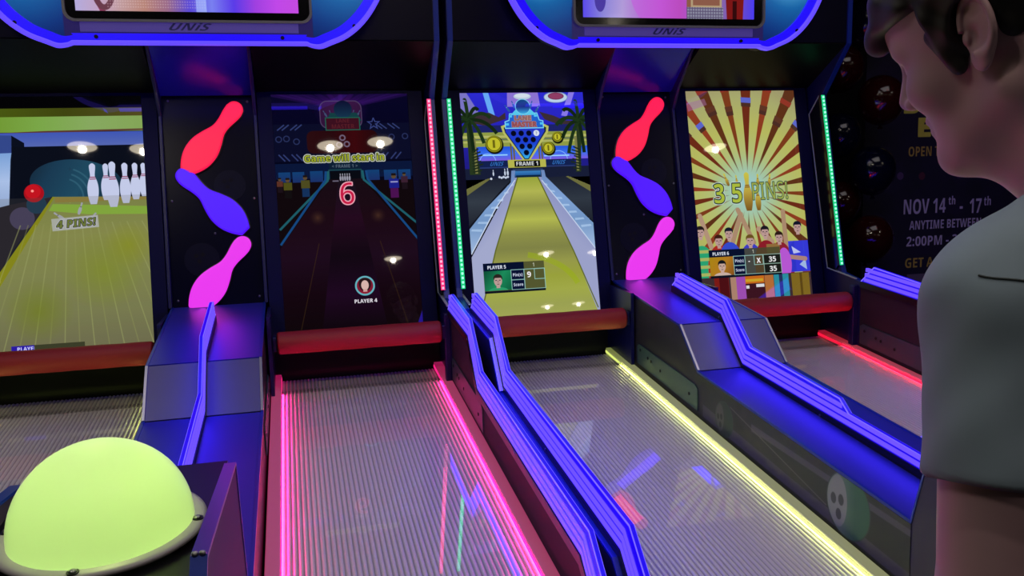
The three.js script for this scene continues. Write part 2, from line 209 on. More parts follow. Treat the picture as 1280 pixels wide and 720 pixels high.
function drawBeachLane(c) {                                           // screen 3
  c.fillStyle = grad(c, 0, 0, 0, 300, '#2b2ad0', '#2623b8', '#1f1c84'); c.fillRect(0, 0, SW, 360);
  poly(c, [[0, 0], [30, 0], [80, 90], [0, 110]], '#7a74c4'); poly(c, [[99, 0], [123, 0], [145, 98], [119, 88]], '#66a8f4'); poly(c, [[204, 0], [339, 0], [345, 60], [200, 60]], '#8a72d2'); poly(c, [[476, 0], [502, 0], [460, 105], [435, 100]], '#8878e6'); poly(c, [[400, 60], [SW, 50], [SW, 70], [400, 66]], '#2a20ff');
  disc(c, 269, 16, 38, '#b8c8dc', null, 0, 14); disc(c, 269, 13, 32, '#d2dcea', null, 0, 9); disc(c, 417, 21, 52, '#b9cfe4', '#6f88b8', 3, 23); disc(c, 418, 16, 34, '#8e3c64', '#6a2a50', 3, 14);
  c.fillStyle = '#3a2a3c'; poly(c, [[57, 90], [120, 84], [160, 104], [190, 84], [190, 112], [140, 128], [100, 140], [53, 130]], '#3a2c34'); poly(c, [[338, 82], [400, 100], [450, 122], [500, 124], [500, 138], [430, 144], [360, 116]], '#3a2c34');
  c.fillStyle = '#1c2266'; c.fillRect(0, 138, SW, 36); poly(c, [[0, 168], [SW, 168], [SW, 234], [0, 230]], '#8f9a46'); c.fillStyle = '#b3b56a'; c.fillRect(0, 182, SW, 9); c.fillRect(0, 206, SW, 6); c.fillStyle = '#4a5660'; c.fillRect(0, 196, SW, 4);
  poly(c, [[60, 228], [SW, 232], [SW, 288], [60, 288]], grad(c, 0, 228, 0, 288, '#2150d8', '#3a70ee', '#7a5ae0')); c.strokeStyle = '#8ab8ff'; c.lineWidth = 3; c.beginPath(); c.arc(100, 292, 34, Math.PI, 0); c.stroke(); c.beginPath(); c.arc(410, 290, 38, Math.PI, 0); c.stroke(); c.fillStyle = '#9ad8ff'; c.fillRect(76, 262, 110, 5); c.fillRect(345, 270, 112, 5);
  c.fillStyle = '#6a5a20'; for (const x of [200, 212, 322, 334]) c.fillRect(x, 215, 6, 72);
  for (const [x, y, r] of [[131, 217, 33], [410, 192, 20], [367, 239, 24]]) { disc(c, x + 2, y + 4, r + 6, '#14140c'); disc(c, x, y, r + 2, '#8d8c1c'); disc(c, x, y, r - 4, '#c0bc2c', '#5a560c', 3); c.fillStyle = '#6a6412'; c.fillRect(x - r * 0.16, y - r * 0.5, r * 0.3, r); }
  // sign board with the rack of pins
  poly(c, [[187, 140], [172, 146], [178, 170], [255, 284], [281, 284], [366, 170], [370, 148], [350, 138]], '#23301e', '#b8bc62', 10); poly(c, [[183, 150], [354, 150], [358, 166], [276, 284], [260, 284], [184, 168]], grad(c, 0, 150, 0, 284, '#2738c4', '#1b3fd0', '#35b4e8'), '#16204a', 4);
  poly(c, [[208, 90], [328, 88], [336, 118], [352, 122], [352, 152], [186, 152], [186, 124], [204, 118]], '#1f62cc', '#7fd6f4', 4); c.fillStyle = '#53c3f2'; for (const [x, y] of [[188, 130], [338, 128], [204, 96], [314, 94]]) c.fillRect(x, y, 14, 10);
  poly(c, [[238, 70], [300, 70], [326, 96], [212, 96]], '#57c8ec'); disc(c, 268, 60, 32, grad(c, 0, 28, 0, 92, '#164a86', '#1a2f86', '#3fb4e8'), '#78d0ee', 3);
  for (const [x, y, a] of [[200, 67, -0.6], [227, 51, -0.35], [305, 52, 0.35], [332, 69, 0.6]]) { c.save(); c.translate(x, y); c.rotate(a); pinShape(c, 0, 18, 36, '#2c5aa0', '#a8d8f0'); c.restore(); }
  text(c, 'LANE', 264, 108, 27, '#a06a62', { strokes: [['#d09a7c', 5], ['#4a4468', 2]], sx: 1.1 }); text(c, 'MASTER', 268, 136, 29, '#a04c52', { strokes: [['#d08a6c', 5], ['#4a3a60', 2]], sx: 0.98 });
  [[219, 174, 4], [236, 202, 3], [252, 230, 2], [269, 257, 1]].forEach(([x, y, n]) => { for (let i = 0; i < n; i++) disc(c, x + i * 33.5, y, 11.5, '#06081e'); }); disc(c, 319, 174, 13, '#d4ddec'); text(c, '?', 319, 175, 17, '#6a7694');
  c.fillStyle = '#12204e'; c.fillRect(60, 288, 420, 32); c.fillStyle = '#2a3a72'; c.fillRect(60, 315, 420, 6); for (const x of [137, 408]) text(c, 'UNIS', x, 302, 24, '#2f6cb8', { skew: -0.5 });
  c.fillStyle = '#b4b44e'; c.fillRect(185, 286, 166, 39); c.fillStyle = '#08090c'; c.fillRect(213, 291, 112, 26); text(c, 'FRAME 1', 269, 304, 24, '#d8dcdc', { sx: 1.02 });
  // beside the lane
  c.fillStyle = '#171d36'; c.fillRect(0, 320, SW, 46); poly(c, [[100, 362], [200, 366], [0, 560], [0, 421]], grad(c, 0, 360, 0, 560, '#1c2130', '#333b46', '#20242e')); poly(c, [[440, 362], [330, 366], [SW, 560], [SW, 421]], grad(c, 0, 360, 0, 560, '#1c2130', '#2f3742', '#1e222c'));
  poly(c, [[96, 362], [106, 364], [0, 432], [0, 405]], '#6c6c3c'); poly(c, [[444, 362], [434, 364], [SW, 432], [SW, 405]], '#6c6c3c'); poly(c, [[0, 560], [130, 430], [150, 410], [200, 366], [196, 372], [0, 590]], '#11141f');
  c.fillStyle = '#2a3f66'; c.fillRect(203, 326, 132, 10); c.fillStyle = grad(c, 0, 335, 0, 360, '#3a80c0', '#1c4e90'); c.fillRect(212, 335, 112, 24); c.fillStyle = '#0a2440'; c.fillRect(216, 353, 106, 8);
  pinShape(c, 119, 352, 26, '#c8d4e8', '#889'); pinShape(c, 169, 352, 30, '#c8d4e8', '#889'); pinShape(c, 181, 352, 32, '#c8d4e8', '#889'); for (let i = 0; i < 5; i++) disc(c, 144 + i * 9, 358 + (i % 2) * 3, 5, '#c4cfe4'); disc(c, 108, 364, 5, '#d4dcec');
  // gutters and rails
  poly(c, [[208, 362], [222, 362], [60, 790], [20, SH], [0, SH], [0, 690]], grad(c, 0, 400, 150, 560, '#4a4f68', '#8a92c0', '#a2a8cc')); poly(c, [[310, 362], [326, 362], [SW, 670], [SW, SH], [505, 900]], grad(c, 540, 400, 380, 560, '#4a4f68', '#8a92c0', '#9aa0c8'));
  poly(c, [[197, 332], [214, 332], [208, 372], [116, 490], [0, 672], [0, 572], [75, 489], [191, 383]], grad(c, 0, 340, 0, 660, '#6c88bc', '#7fa2d4', '#7396c4', '#9cb6dc')); poly(c, [[326, 333], [341, 333], [345, 361], [SW, 568], [SW, 672], [398, 470], [328, 380]], grad(c, 0, 340, 0, 660, '#6c88bc', '#7fa2d4', '#7396c4', '#9cb6dc'));
  for (let i = 0; i < 7; i++) { const t = i / 6; poly(c, [[190 - 180 * t, 392 + 180 * t], [204 - 150 * t, 388 + 186 * t], [202 - 150 * t, 396 + 188 * t], [186 - 180 * t, 400 + 180 * t]], 'rgba(190,216,246,.55)'); poly(c, [[348 + 180 * t, 392 + 180 * t], [334 + 150 * t, 388 + 186 * t], [336 + 150 * t, 396 + 188 * t], [352 + 180 * t, 400 + 180 * t]], 'rgba(190,216,246,.55)'); }
  c.strokeStyle = '#c6d4ec'; c.lineWidth = 4; c.beginPath(); c.moveTo(210, 372); c.lineTo(116, 490); c.lineTo(0, 676); c.stroke(); c.beginPath(); c.moveTo(326, 376); c.lineTo(398, 472); c.lineTo(SW, 676); c.stroke();
  poly(c, [[222, 362], [310, 362], [442, 682], [535, SH], [12, SH], [104, 664]], grad(c, 0, 362, 0, SH, '#96a23c', '#b0b452', '#8f9346', '#b2b850', '#8d9048', '#7f8246', '#95984a', '#98a03c', '#a0a848', '#9aa052', '#a2a656'));
  c.strokeStyle = '#5c6420'; c.lineWidth = 5; c.beginPath(); c.moveTo(222, 362); c.lineTo(104, 664); c.lineTo(12, SH); c.stroke(); c.beginPath(); c.moveTo(310, 362); c.lineTo(442, 682); c.lineTo(532, 930); c.stroke();
  c.strokeStyle = 'rgba(150,175,20,.5)'; c.lineWidth = 24; c.beginPath(); c.moveTo(240, 690); c.quadraticCurveTo(400, 720, 450, 820); c.stroke();
  // palms
  for (const [x, y, m] of [[29, 115, 1], [512, 125, -1]]) {
    poly(c, [[x - 10, y], [x + 12, y], [x + 22 * m + 14, 345], [x + 10 * m - 20, 345]], '#26361e'); c.fillStyle = '#7a7a46'; c.fillRect(x + m * 20 - 6, 190, 11, 150);
    for (let i = 0; i < 11; i++) { const a = -2.9 + i * 0.62, l = 88 + (i % 3) * 16; c.strokeStyle = i % 2 ? '#142612' : '#1c3318'; c.lineWidth = 15; c.beginPath(); c.moveTo(x, y); c.quadraticCurveTo(x + Math.cos(a) * l * 0.6, y + Math.sin(a) * l * 0.6 - 26, x + Math.cos(a) * l, y + Math.sin(a) * l + 34); c.stroke(); }
    for (let i = 0; i < 8; i++) { c.strokeStyle = '#1d2a1a'; c.lineWidth = 6; c.beginPath(); c.moveTo(x + m * 4, 250 + i * 12); c.lineTo(x + m * (34 + (i % 3) * 8), 236 + i * 13); c.stroke(); }
  }
  scorePanel(c, 'PLAYER 5', 717, 262, grad(c, 46, 750, 160, 840, '#0c4a34', '#1c8a5a', '#0d5a3c'), '#2a2420', '#b89a94', '#2a9a68', [['9', 239, 772, 34]]);
}
function drawSunburst(c) {                                            // screen 4
  c.fillStyle = '#a8a868'; c.fillRect(0, 0, SW, SH); const g = c.createRadialGradient(264, 458, 30, 264, 458, 560); ['#a8c8b4', '#b0bc78', '#b4b65e', '#a6a86c', '#94866a'].forEach((s, i) => g.addColorStop(i / 4, s)); c.fillStyle = g; c.fillRect(0, 0, SW, SH);
  for (let i = 0; i < 28; i++) {
    const a = i * Math.PI * 2 / 28 + 0.07, w = 0.048 + 0.012 * (i % 2), col = ['#7a3a1c', '#6a2a18', '#8a3a20', '#5c3018'][i % 4];
    poly(c, [[264 + Math.cos(a) * 90, 458 + Math.sin(a) * 90], [264 + Math.cos(a - w) * 900, 458 + Math.sin(a - w) * 900], [264 + Math.cos(a + w) * 900, 458 + Math.sin(a + w) * 900]], col);
    if (Math.sin(a) < -0.55) { const b = 330 + (i * 37) % 60; for (const [r, q] of [[b, '#4a2c24'], [b + 18, i % 3 ? '#5c3424' : '#5a64c8'], [b + 110, '#8e3426']]) poly(c, [-w, w].map((s) => [264 + Math.cos(a + s) * r, 458 + Math.sin(a + s) * r]).concat([w, -w].map((s) => [264 + Math.cos(a + s) * (r + 24), 458 + Math.sin(a + s) * (r + 24)])), q); }
  }
  poly(c, [[0, 55], [90, 34], [100, 62], [6, 92]], 'rgba(160,110,170,.5)');
  const h = c.createRadialGradient(264, 458, 20, 264, 458, 190); h.addColorStop(0, 'rgba(150,200,210,.95)'); h.addColorStop(1, 'rgba(150,190,150,0)'); c.fillStyle = h; c.fillRect(60, 260, 410, 400);
  for (const [x, y, hh, a] of [[172, 430, 60, -0.35], [215, 432, 50, -0.1], [315, 440, 60, 0.05], [371, 440, 60, 0.15], [310, 546, 110, 0], [262, 546, 176, 0]]) { c.save(); c.translate(x, y); c.rotate(a); pinShape(c, 0, 0, hh, grad(c, 0, -hh, 0, 0, '#c8c24a', '#b8a040', '#7a5420'), '#6a2a20'); c.restore(); }
  const st = [['#c4d6cc', 16], ['#182c34', 10]];
  text(c, '3', 122, 464, 118, '#a8b83c', { strokes: st, sx: 0.86 }); text(c, '5', 208, 464, 118, '#a8b83c', { strokes: st, sx: 0.86 }); text(c, 'PINS!', 372, 460, 108, '#98a44a', { strokes: [['#2c4c46', 7]], sx: 0.72, style: 'normal' });
  const arm = (x0, y0, x1, y1, w, col) => { c.strokeStyle = col; c.lineWidth = w; c.lineCap = 'round'; c.beginPath(); c.moveTo(x0, y0); c.lineTo(x1, y1); c.stroke(); c.lineCap = 'butt'; };
  arm(60, 700, 18, 560, 22, '#b09078'); arm(160, 700, 218, 560, 22, '#a8886c'); arm(270, 690, 205, 540, 22, '#a8886c'); arm(360, 690, 300, 630, 24, '#b09078'); arm(430, 720, 428, 555, 22, '#a8886c');
  for (const [x, y, col] of [[14, 800, '#2aa070'], [99, 800, '#a82a20'], [151, 790, '#3448c8'], [252, 800, '#3c3cc0'], [329, 790, '#8a1c28'], [397, 800, '#8a2030']]) { c.fillStyle = col; c.beginPath(); c.ellipse(x, y, 62, 108, 0, Math.PI, 0); c.fill(); c.fillRect(x - 62, y - 2, 124, 60); }
  c.fillStyle = '#a4b060'; for (let i = 0; i < 5; i++) c.fillRect(0, 712 + i * 34, 60, 14);
  c.fillStyle = '#3438d4'; c.fillRect(440, 692, 100, 140); poly(c, [[440, 720], [470, 690], [470, 830], [444, 830]], '#2c34c4'); poly(c, [[455, 715], [500, 745], [462, 750]], '#b8c0ec'); poly(c, [[488, 800], [520, 775], [524, 825]], '#9cb4e0'); arm(425, 760, 520, 775, 20, '#a8807a');
  c.fillStyle = '#b456d0'; c.beginPath(); c.ellipse(415, 790, 34, 70, 0, 0, 7); c.fill(); c.fillStyle = '#8f6a3a'; c.fillRect(330, 700, 66, 40);
  for (const [x, y, hc] of [[13, 634, '#241c1c'], [99, 676, '#3c1a14'], [151, 646, '#14182a'], [329, 646, '#1a1820'], [252, 682, '#6a5020'], [397, 674, '#2c1a16'], [494, 632, '#101428']]) avatar(c, x, y, 31, hc, '#b89690', 'rgba(0,0,0,0)');
  c.fillStyle = '#3a2c30'; c.fillRect(0, 836, SW, 124); for (const [x, w, col] of [[60, 70, '#7a1a16'], [84, 44, '#4a0f14'], [138, 30, '#a8806c'], [166, 44, '#9a4cae'], [210, 94, '#c4681c'], [210, 94, '#3a1420'], [306, 44, '#b06a34'], [352, 74, '#2a8a9c'], [378, 18, '#24305c'], [440, 90, '#7c6420'], [482, 12, '#5a4414']]) { c.fillStyle = col; c.fillRect(x, col === '#3a1420' ? 872 : 838, w, 122); }
  c.fillStyle = '#c8a028'; c.fillRect(212, 852, 86, 12); c.fillStyle = '#d8d8dc'; c.fillRect(212, 880, 16, 14); c.fillRect(262, 876, 40, 14);
  scorePanel(c, 'PLAYER 6', 714, 350, grad(c, 46, 750, 160, 840, '#a88414', '#b07820', '#7a4a1c'), '#14161c', '#c4a498', '#c8b0a4', [['-', 238, 770, 30], ['X', 285, 770, 32], ['35', 354, 768, 34], ['35', 354, 812, 34]]);
  c.fillStyle = '#1a1c18'; c.fillRect(310, 746, 85, 84); c.strokeStyle = '#8fb0a0'; c.lineWidth = 3; c.strokeRect(310, 746, 85, 42); c.strokeRect(310, 788, 85, 42); text(c, '35', 354, 768, 34, '#eee'); text(c, '35', 354, 811, 34, '#eee');
}
const PICTURES = [drawAlleyFromAbove, drawCountdown, drawBeachLane, drawSunburst].map((f) => canvasTex(SW, SH, f));

// ---------------------------------------------------------------- the two double machines
const PITCH = 1.65;                                                 // second machine stands this far to the right
const XS = [0, PITCH];
const LEAN = Math.atan(0.2026), SN = [0, Math.sin(LEAN), Math.cos(LEAN)];   // the screens lean back; their normal
const onScreen = (y, off = 0) => 0.266 + (1.8433 - y) * 0.2026 + off;      // z of the screen plane at height y
const laneY = (z) => 0.8073 - 0.1034 * (z - 0.5);
const LANE0 = 0.43, STEP = 0.6, LANE1 = 2.6;
const POS = ['left', 'right'];

// a flat leaning slab in the plane of the screens: x0..x1, heights y0..y1, z offset and thickness
function leaning(x0, x1, y0, y1, off, t) { return slab([[onScreen(y0, off - t), y0], [onScreen(y0, off), y0], [onScreen(y1, off), y1], [onScreen(y1, off - t), y1]], x0, x1); }

XS.forEach((X0, m) => {
  const where = m ? 'right machine, between the beach lane and the sunburst screens' : 'left machine, left of the dark countdown screen';
  // ---- cabinet shell
  const cab = thing('machine_cabinet', m ? 'dark upright cabinet of the right bowling machine, between the two green light lines' : 'dark upright cabinet of the left bowling machine, left of the pink light line', 'cabinet', [X0, 0, 0]);
  const front = [[0.662, 0], [0.662, 1.062], [0.54, 1.085], [0.524, 1.12], [0.366, 1.8135], [0.53, 2.004], [0.54, 2.6]];
  for (const s of [-1, 1]) {
    part('side_panel', slab([[-0.3, 0], ...front, [-0.3, 2.6]], s > 0 ? 0.79 : -0.812, s > 0 ? 0.812 : -0.79), M.navy, cab);
    part('edge_trim', slab(ribbon(front, 0, -0.006), s > 0 ? 0.792 : -0.81, s > 0 ? 0.81 : -0.792), M.blueTrim, cab);
    part('glossy_plate', slab([[0.292, 1.741], [0.362, 1.81], [0.52, 1.115], [0.5, 1.09], [0.449, 1.098]], s > 0 ? 0.783 : -0.789, s > 0 ? 0.789 : -0.783), M.gloss, cab);
    part('plate_edge', slab(ribbon([[0.362, 1.812], [0.292, 1.741], [0.449, 1.098], [0.64, 1.074]], 0, 0.004), s > 0 ? 0.781 : -0.79, s > 0 ? 0.79 : -0.781), phys(0x9fb0b4, 0.3), cab);
  }
  part('back_panel', box(1.58, 2.6, 0.02, 0, 1.3, -0.29), M.blackMatt, cab);
  part('top_panel', box(1.58, 0.02, 0.82, 0, 2.59, 0.12), M.blackMatt, cab);
  part('hood_front', box(1.58, 0.6, 0.02, 0, 2.305, 0.52), phys(0x06041c, 0.35, { specularIntensity: 0.3 }), cab);
  for (const s of [-1, 1]) {
    const a = s > 0 ? 0.172 : -0.79, b = s > 0 ? 0.79 : -0.172;
    part('hood_underside', slab([[0.25, 1.86], [0.262, 1.85], [0.53, 2.0], [0.52, 2.015]], a, b), phys(0x050507, 0.42, { specularIntensity: 0.3 }), cab);
    part('column_fin', slab([[0.5, 2.005], [0.459, 1.981], [0.336, 1.852], [0.285, 1.77], [onScreen(1.1, 0.012), 1.1], [onScreen(1.1, -0.05), 1.1], [0.2, 1.85], [0.3, 2.0]], s > 0 ? 0.157 : -0.169, s > 0 ? 0.169 : -0.157, 0.002), M.navy, cab);
    part('kick_board', box(0.618, 0.42, 0.02, s * 0.479, 0.8, 0.39), M.blackMatt, cab);
    part('return_side', box(0.012, 0.36, 0.26, s * 0.172, 0.9, 0.52), M.navy, cab);
    part('return_post', rbox(0.022, 0.30, 0.03, 0.004, s * 0.78, 0.9, 0.635), M.navy, cab);
  }
  part('hood_slope', slab([[0.262, 1.842], [0.272, 1.842], [0.49, 2.01], [0.47, 2.02]], -0.157, 0.157), phys(0x1c18a4, 0.2, { specularIntensity: 0.6 }), cab);
  const pp = part('pin_board', leaning(-0.157, 0.157, 1.09, 1.845, -0.012, 0.012), phys(0x04041e, 0.25, { specularIntensity: 0.3 }), cab);
  for (const [x, y] of [[-0.135, 1.825], [0.138, 1.82], [-0.14, 1.47], [0.142, 1.47], [-0.138, 1.12], [0.14, 1.12], [0.0, 1.35], [-0.02, 1.49]]) part('screw', new THREE.SphereGeometry(0.0045, 8, 6).scale(1, 1, 0.5).translate(x, y, onScreen(y, -0.011)), M.screw, cab);
  // bowling balls printed faintly on the board
  for (const [x, y, r] of [[0.06, 1.52, 0.055], [-0.05, 1.26, 0.06]]) {
    const ball = part('printed_ball', new THREE.CylinderGeometry(r, r, 0.001, 32).rotateX(Math.PI / 2 - LEAN), phys(0x0a0a26, 0.3, { specularIntensity: 0.3 }), cab); ball.position.set(x, y, onScreen(y, -0.0112));
    for (const [dx, dy] of [[-0.018, 0.014], [0.004, 0.018], [-0.008, -0.006]]) { const h = part('printed_hole', new THREE.CylinderGeometry(0.007, 0.007, 0.0015, 16).rotateX(Math.PI / 2 - LEAN), M.hole, cab); h.position.set(x + dx, y + dy, onScreen(y + dy, -0.0106)); }
  }

  // ---- screens
  [-1, 1].forEach((s, k) => {
    const n = m * 2 + k;
    const label = ['screen showing a yellow bowling alley seen from above with white pins', 'dark screen with the text Game will start in and a red 6', 'screen showing a lane between palm trees under a FRAME 1 sign', 'screen with a sunburst, a cheering crowd and the text 35 PINS!'][n];
    const a = s > 0 ? 0.2224 : -0.7233, b = a + 0.501;
    const g = thing('game_screen', label, 'screen', [X0, 0, 0]);
    const yb = 1.8433 - 0.8907 * Math.cos(LEAN);
    const geo = new THREE.PlaneGeometry(0.501, 0.8907).rotateX(-LEAN);
    const d = part('display', geo, new THREE.MeshPhysicalMaterial({ color: 0x000000, roughness: 0.02, emissive: 0xffffff, emissiveMap: PICTURES[n], emissiveIntensity: 1, specularIntensity: 1 }), g);
    d.position.set((a + b) / 2, (1.8433 + yb) / 2, onScreen((1.8433 + yb) / 2));
    part('bezel', merge([leaning(a - 0.05, a - 0.0005, yb - 0.02, 1.86, 0.004, 0.02), leaning(b + 0.0005, b + (s > 0 ? 0.055 : 0.05), yb - 0.02, 1.86, 0.004, 0.02), leaning(a - 0.0005, b + 0.0005, 1.8438, 1.87, 0.006, 0.02), leaning(a - 0.0005, b + 0.0005, yb - 0.02, yb - 0.0005, 0.004, 0.02)]), phys(0x07073a, 0.45, { specularIntensity: 0.25 }), g);
    part('panel_back', leaning(a - 0.02, b + 0.02, yb - 0.02, 1.86, -0.004, 0.03), M.blackMatt, g);
    const avg = [[0.16, 0.17, 0.10], [0.012, 0.01, 0.022], [0.2, 0.21, 0.24], [0.22, 0.2, 0.1]][n], mx = Math.max(...avg);
    rectLight('screen_glow', avg.map((q) => q / mx), K.screen * mx * 2, 0.49, 0.86, [X0 + (a + b) / 2, 1.41, onScreen(1.41) + 0.012], SN);
  });

  // ---- padded bars below the screens
  [-1, 1].forEach((s, k) => {
    const g = thing('padded_bar', ['red padded bar under the yellow alley screen at the far left', 'red padded bar under the dark countdown screen', 'red padded bar under the palm tree lane screen', 'red padded bar under the sunburst screen'][m * 2 + k], 'padded bar', [X0 + s * 0.4775, 0.985, 0.629]);
    const r = 0.0385, pr = [[0, -0.281], [r * 0.9, -0.281], [r, -0.274]]; for (let i = 1; i < 12; i++) pr.push([r + 0.0006 * Math.sin(i * 2.2), -0.274 + i * 0.0457]); pr.push([r, 0.274], [r * 0.9, 0.281], [0, 0.281]);
    part('vinyl_roll', new THREE.LatheGeometry(pr.map((q) => new THREE.Vector2(...q)), 40).rotateZ(Math.PI / 2), M.red, g);
    for (const e of [-1, 1]) part('end_bracket', rbox(0.014, 0.05, 0.05, 0.004, e * 0.289, 0, -0.004), M.navy, g);
    part('mounting_rail', box(0.56, 0.025, 0.13, 0, -0.005, -0.085), M.blackMatt, g);
  });

  // ---- pin shaped lamps on the middle column
  const pinHalf = [[0, 0.0295], [0.01, 0.031], [0.03, 0.0295], [0.06, 0.0245], [0.085, 0.0235], [0.105, 0.0275], [0.135, 0.04], [0.17, 0.051], [0.2, 0.0535], [0.23, 0.0495], [0.26, 0.038], [0.285, 0.0225], [0.29, 0.017]];
  const outline = new THREE.Shape();
  { const up = pinHalf.map(([x, w]) => new THREE.Vector2(x, w)), dn = pinHalf.map(([x, w]) => new THREE.Vector2(x, -w)).reverse();
    outline.moveTo(0.0, 0.0295); outline.splineThru(up.slice(1)); outline.lineTo(0.29, -0.017); outline.splineThru(dn.slice(1)); outline.absarc(0.002, 0, 0.0295, -Math.PI / 2, Math.PI / 2, true); }
  const pinGeo = new THREE.ExtrudeGeometry(outline, { depth: 0.008, bevelEnabled: true, bevelSize: 0.006, bevelOffset: -0.006, bevelThickness: 0.006, bevelSegments: 4, curveSegments: 10 });
  const rimGeo = new THREE.ExtrudeGeometry(outline, { depth: 0.005, bevelEnabled: true, bevelSize: 0.004, bevelThickness: 0.001, bevelSegments: 1, curveSegments: 10 });
  [['red', 'top', [0.094, 1.79], [-0.071, 1.59], [1.0, 0.012, 0.07]], ['blue', 'middle', [-0.094, 1.556], [0.098, 1.36], [0.075, 0.004, 1.0]], ['pink', 'bottom', [0.094, 1.307], [-0.071, 1.105], [0.82, 0.035, 0.86]]].forEach(([cn, pos, tip, foot, col]) => {
    const side = m ? 'right of the palm tree screen' : 'right of the yellow alley screen';
    const g = thing('pin_lamp', `glowing ${cn} bowling pin lamp, ${pos} one of the three ${side}`, 'lamp', [X0 + tip[0], tip[1], onScreen(tip[1], -0.012)]);
    const n = new THREE.Vector3(...SN), a = new THREE.Vector3(foot[0] - tip[0], foot[1] - tip[1], onScreen(foot[1]) - onScreen(tip[1])).normalize(), b = new THREE.Vector3().crossVectors(n, a);
    g.quaternion.setFromRotationMatrix(new THREE.Matrix4().makeBasis(a, b, n));
    part('glowing_lens', pinGeo.clone().translate(0, 0, 0.008), glow(...col, 0x201020, 0.35), g);
    part('backing_rim', rimGeo, M.black, g);
    const c = new THREE.Vector3(0.16, 0, 0.034).applyQuaternion(g.quaternion).add(g.position);
    rectLight('pin_glow', col, K.pin, 0.22, 0.06, c.toArray(), SN, b.toArray());
  });

  // ---- marquee
  const mq = thing('marquee_sign', m ? 'blue outlined marquee sign with a lit screen, above the right machine' : 'blue outlined marquee sign with a lit screen, above the left machine', 'sign', [X0, 0, 0]);
  const half = [[0.0, 1.972], [0.355, 1.972], [0.372, 1.966], [0.4, 1.963], [0.432, 1.9745], [0.49, 2.0], [0.547, 2.047], [0.594, 2.112], [0.628, 2.19], [0.65, 2.28], [0.655, 2.36], [0.645, 2.46], [0.6, 2.55], [0.5, 2.6], [0.0, 2.61]];
  const arc = new THREE.SplineCurve(half.slice(2, 14).map((q) => new THREE.Vector2(...q))).getPoints(44).map((q) => [q.x, q.y]);
  half.splice(2, 12, ...arc);
  const full = [...half, ...half.slice(1, -1).reverse().map(([x, y]) => [-x, y])];
  const inset = (d) => full.map(([x, y]) => { const k = Math.abs(x) > 0.36 ? d : 0; const cy = 2.3; return [x - Math.sign(x) * k * Math.min(1, Math.abs(x) / 0.6), y + (y < cy ? d : -d)]; });
  const shapeOf = (pts) => new THREE.Shape(pts.map(([x, y]) => new THREE.Vector2(x, y)));
  const ringOf = (o, i) => { const s = shapeOf(o); s.holes.push(new THREE.Path(i.map(([x, y]) => new THREE.Vector2(x, y)))); return s; };
  const ext = (s, z0, z1, bev = 0) => new THREE.ExtrudeGeometry(s, { depth: z1 - z0 - 2 * bev, bevelEnabled: bev > 0, bevelSize: bev, bevelOffset: -bev, bevelThickness: bev, bevelSegments: 2, curveSegments: 12 }).translate(0, 0, z0 + bev);
  part('sign_body', ext(shapeOf(inset(0.008)), 0.535, 0.6), M.black, mq);
  part('light_tube', ext(ringOf(full, inset(0.012)), 0.6, 0.632, 0.003), glow(0.13, 0.07, 1.15, 0x101060), mq);
  part('light_band', ext(ringOf(inset(0.012), inset(0.034)), 0.6, 0.624), glow(0.012, 0.0, 0.95, 0x05053a), mq);
  const faceTex = canvasTex(512, 256, (c, w, h) => {                // artwork behind the face: two blue balls left and right
    c.fillStyle = '#04061e'; c.fillRect(0, 0, w, h);
    for (const x of [66, 446]) { const g = c.createRadialGradient(x, 128, 6, x, 160, 120); ['#cfe6f4', '#5aa4cc', '#0f5a9a', '#0a2f74', '#050d3a'].forEach((q, i) => g.addColorStop([0, 0.2, 0.42, 0.68, 1][i], q)); disc(c, x, 160, 112, g); }
    c.fillStyle = '#221a52'; c.fillRect(110, 198, 292, 58);
  });
  const face = part('art_panel', ext(shapeOf(inset(0.034)), 0.6, 0.612), new THREE.MeshPhysicalMaterial({ color: 0x04040c, roughness: 0.18, emissive: 0xffffff, emissiveMap: faceTex, emissiveIntensity: 1.1 }), mq);
  { const p = face.geometry.attributes.position, uv = face.geometry.attributes.uv; for (let i = 0; i < p.count; i++) uv.setXY(i, (p.getX(i) + 0.66) / 1.32, (p.getY(i) - 1.96) / 0.66); }
  const rr = (x0, x1, y0, y1, r) => { const s = new THREE.Shape(); s.moveTo(x0 + r, y0); s.lineTo(x1 - r, y0); s.absarc(x1 - r, y0 + r, r, -Math.PI / 2, 0); s.lineTo(x1, y1 - r); s.absarc(x1 - r, y1 - r, r, 0, Math.PI / 2); s.lineTo(x0 + r, y1); s.absarc(x0 + r, y1 - r, r, Math.PI / 2, Math.PI); s.lineTo(x0, y0 + r); s.absarc(x0 + r, y0 + r, r, Math.PI, Math.PI * 1.5); return s; };
  const fr = rr(-0.374, 0.376, 2.041, 2.54, 0.035); fr.holes.push(rr(-0.366, 0.368, 2.049, 2.532, 0.03));
  part('screen_frame', ext(fr, 0.612, 0.628), std(0x6a6c70, 0.4), mq);
  part('screen_bezel', ext(rr(-0.366, 0.368, 2.049, 2.532, 0.03), 0.612, 0.62), M.gloss, mq);
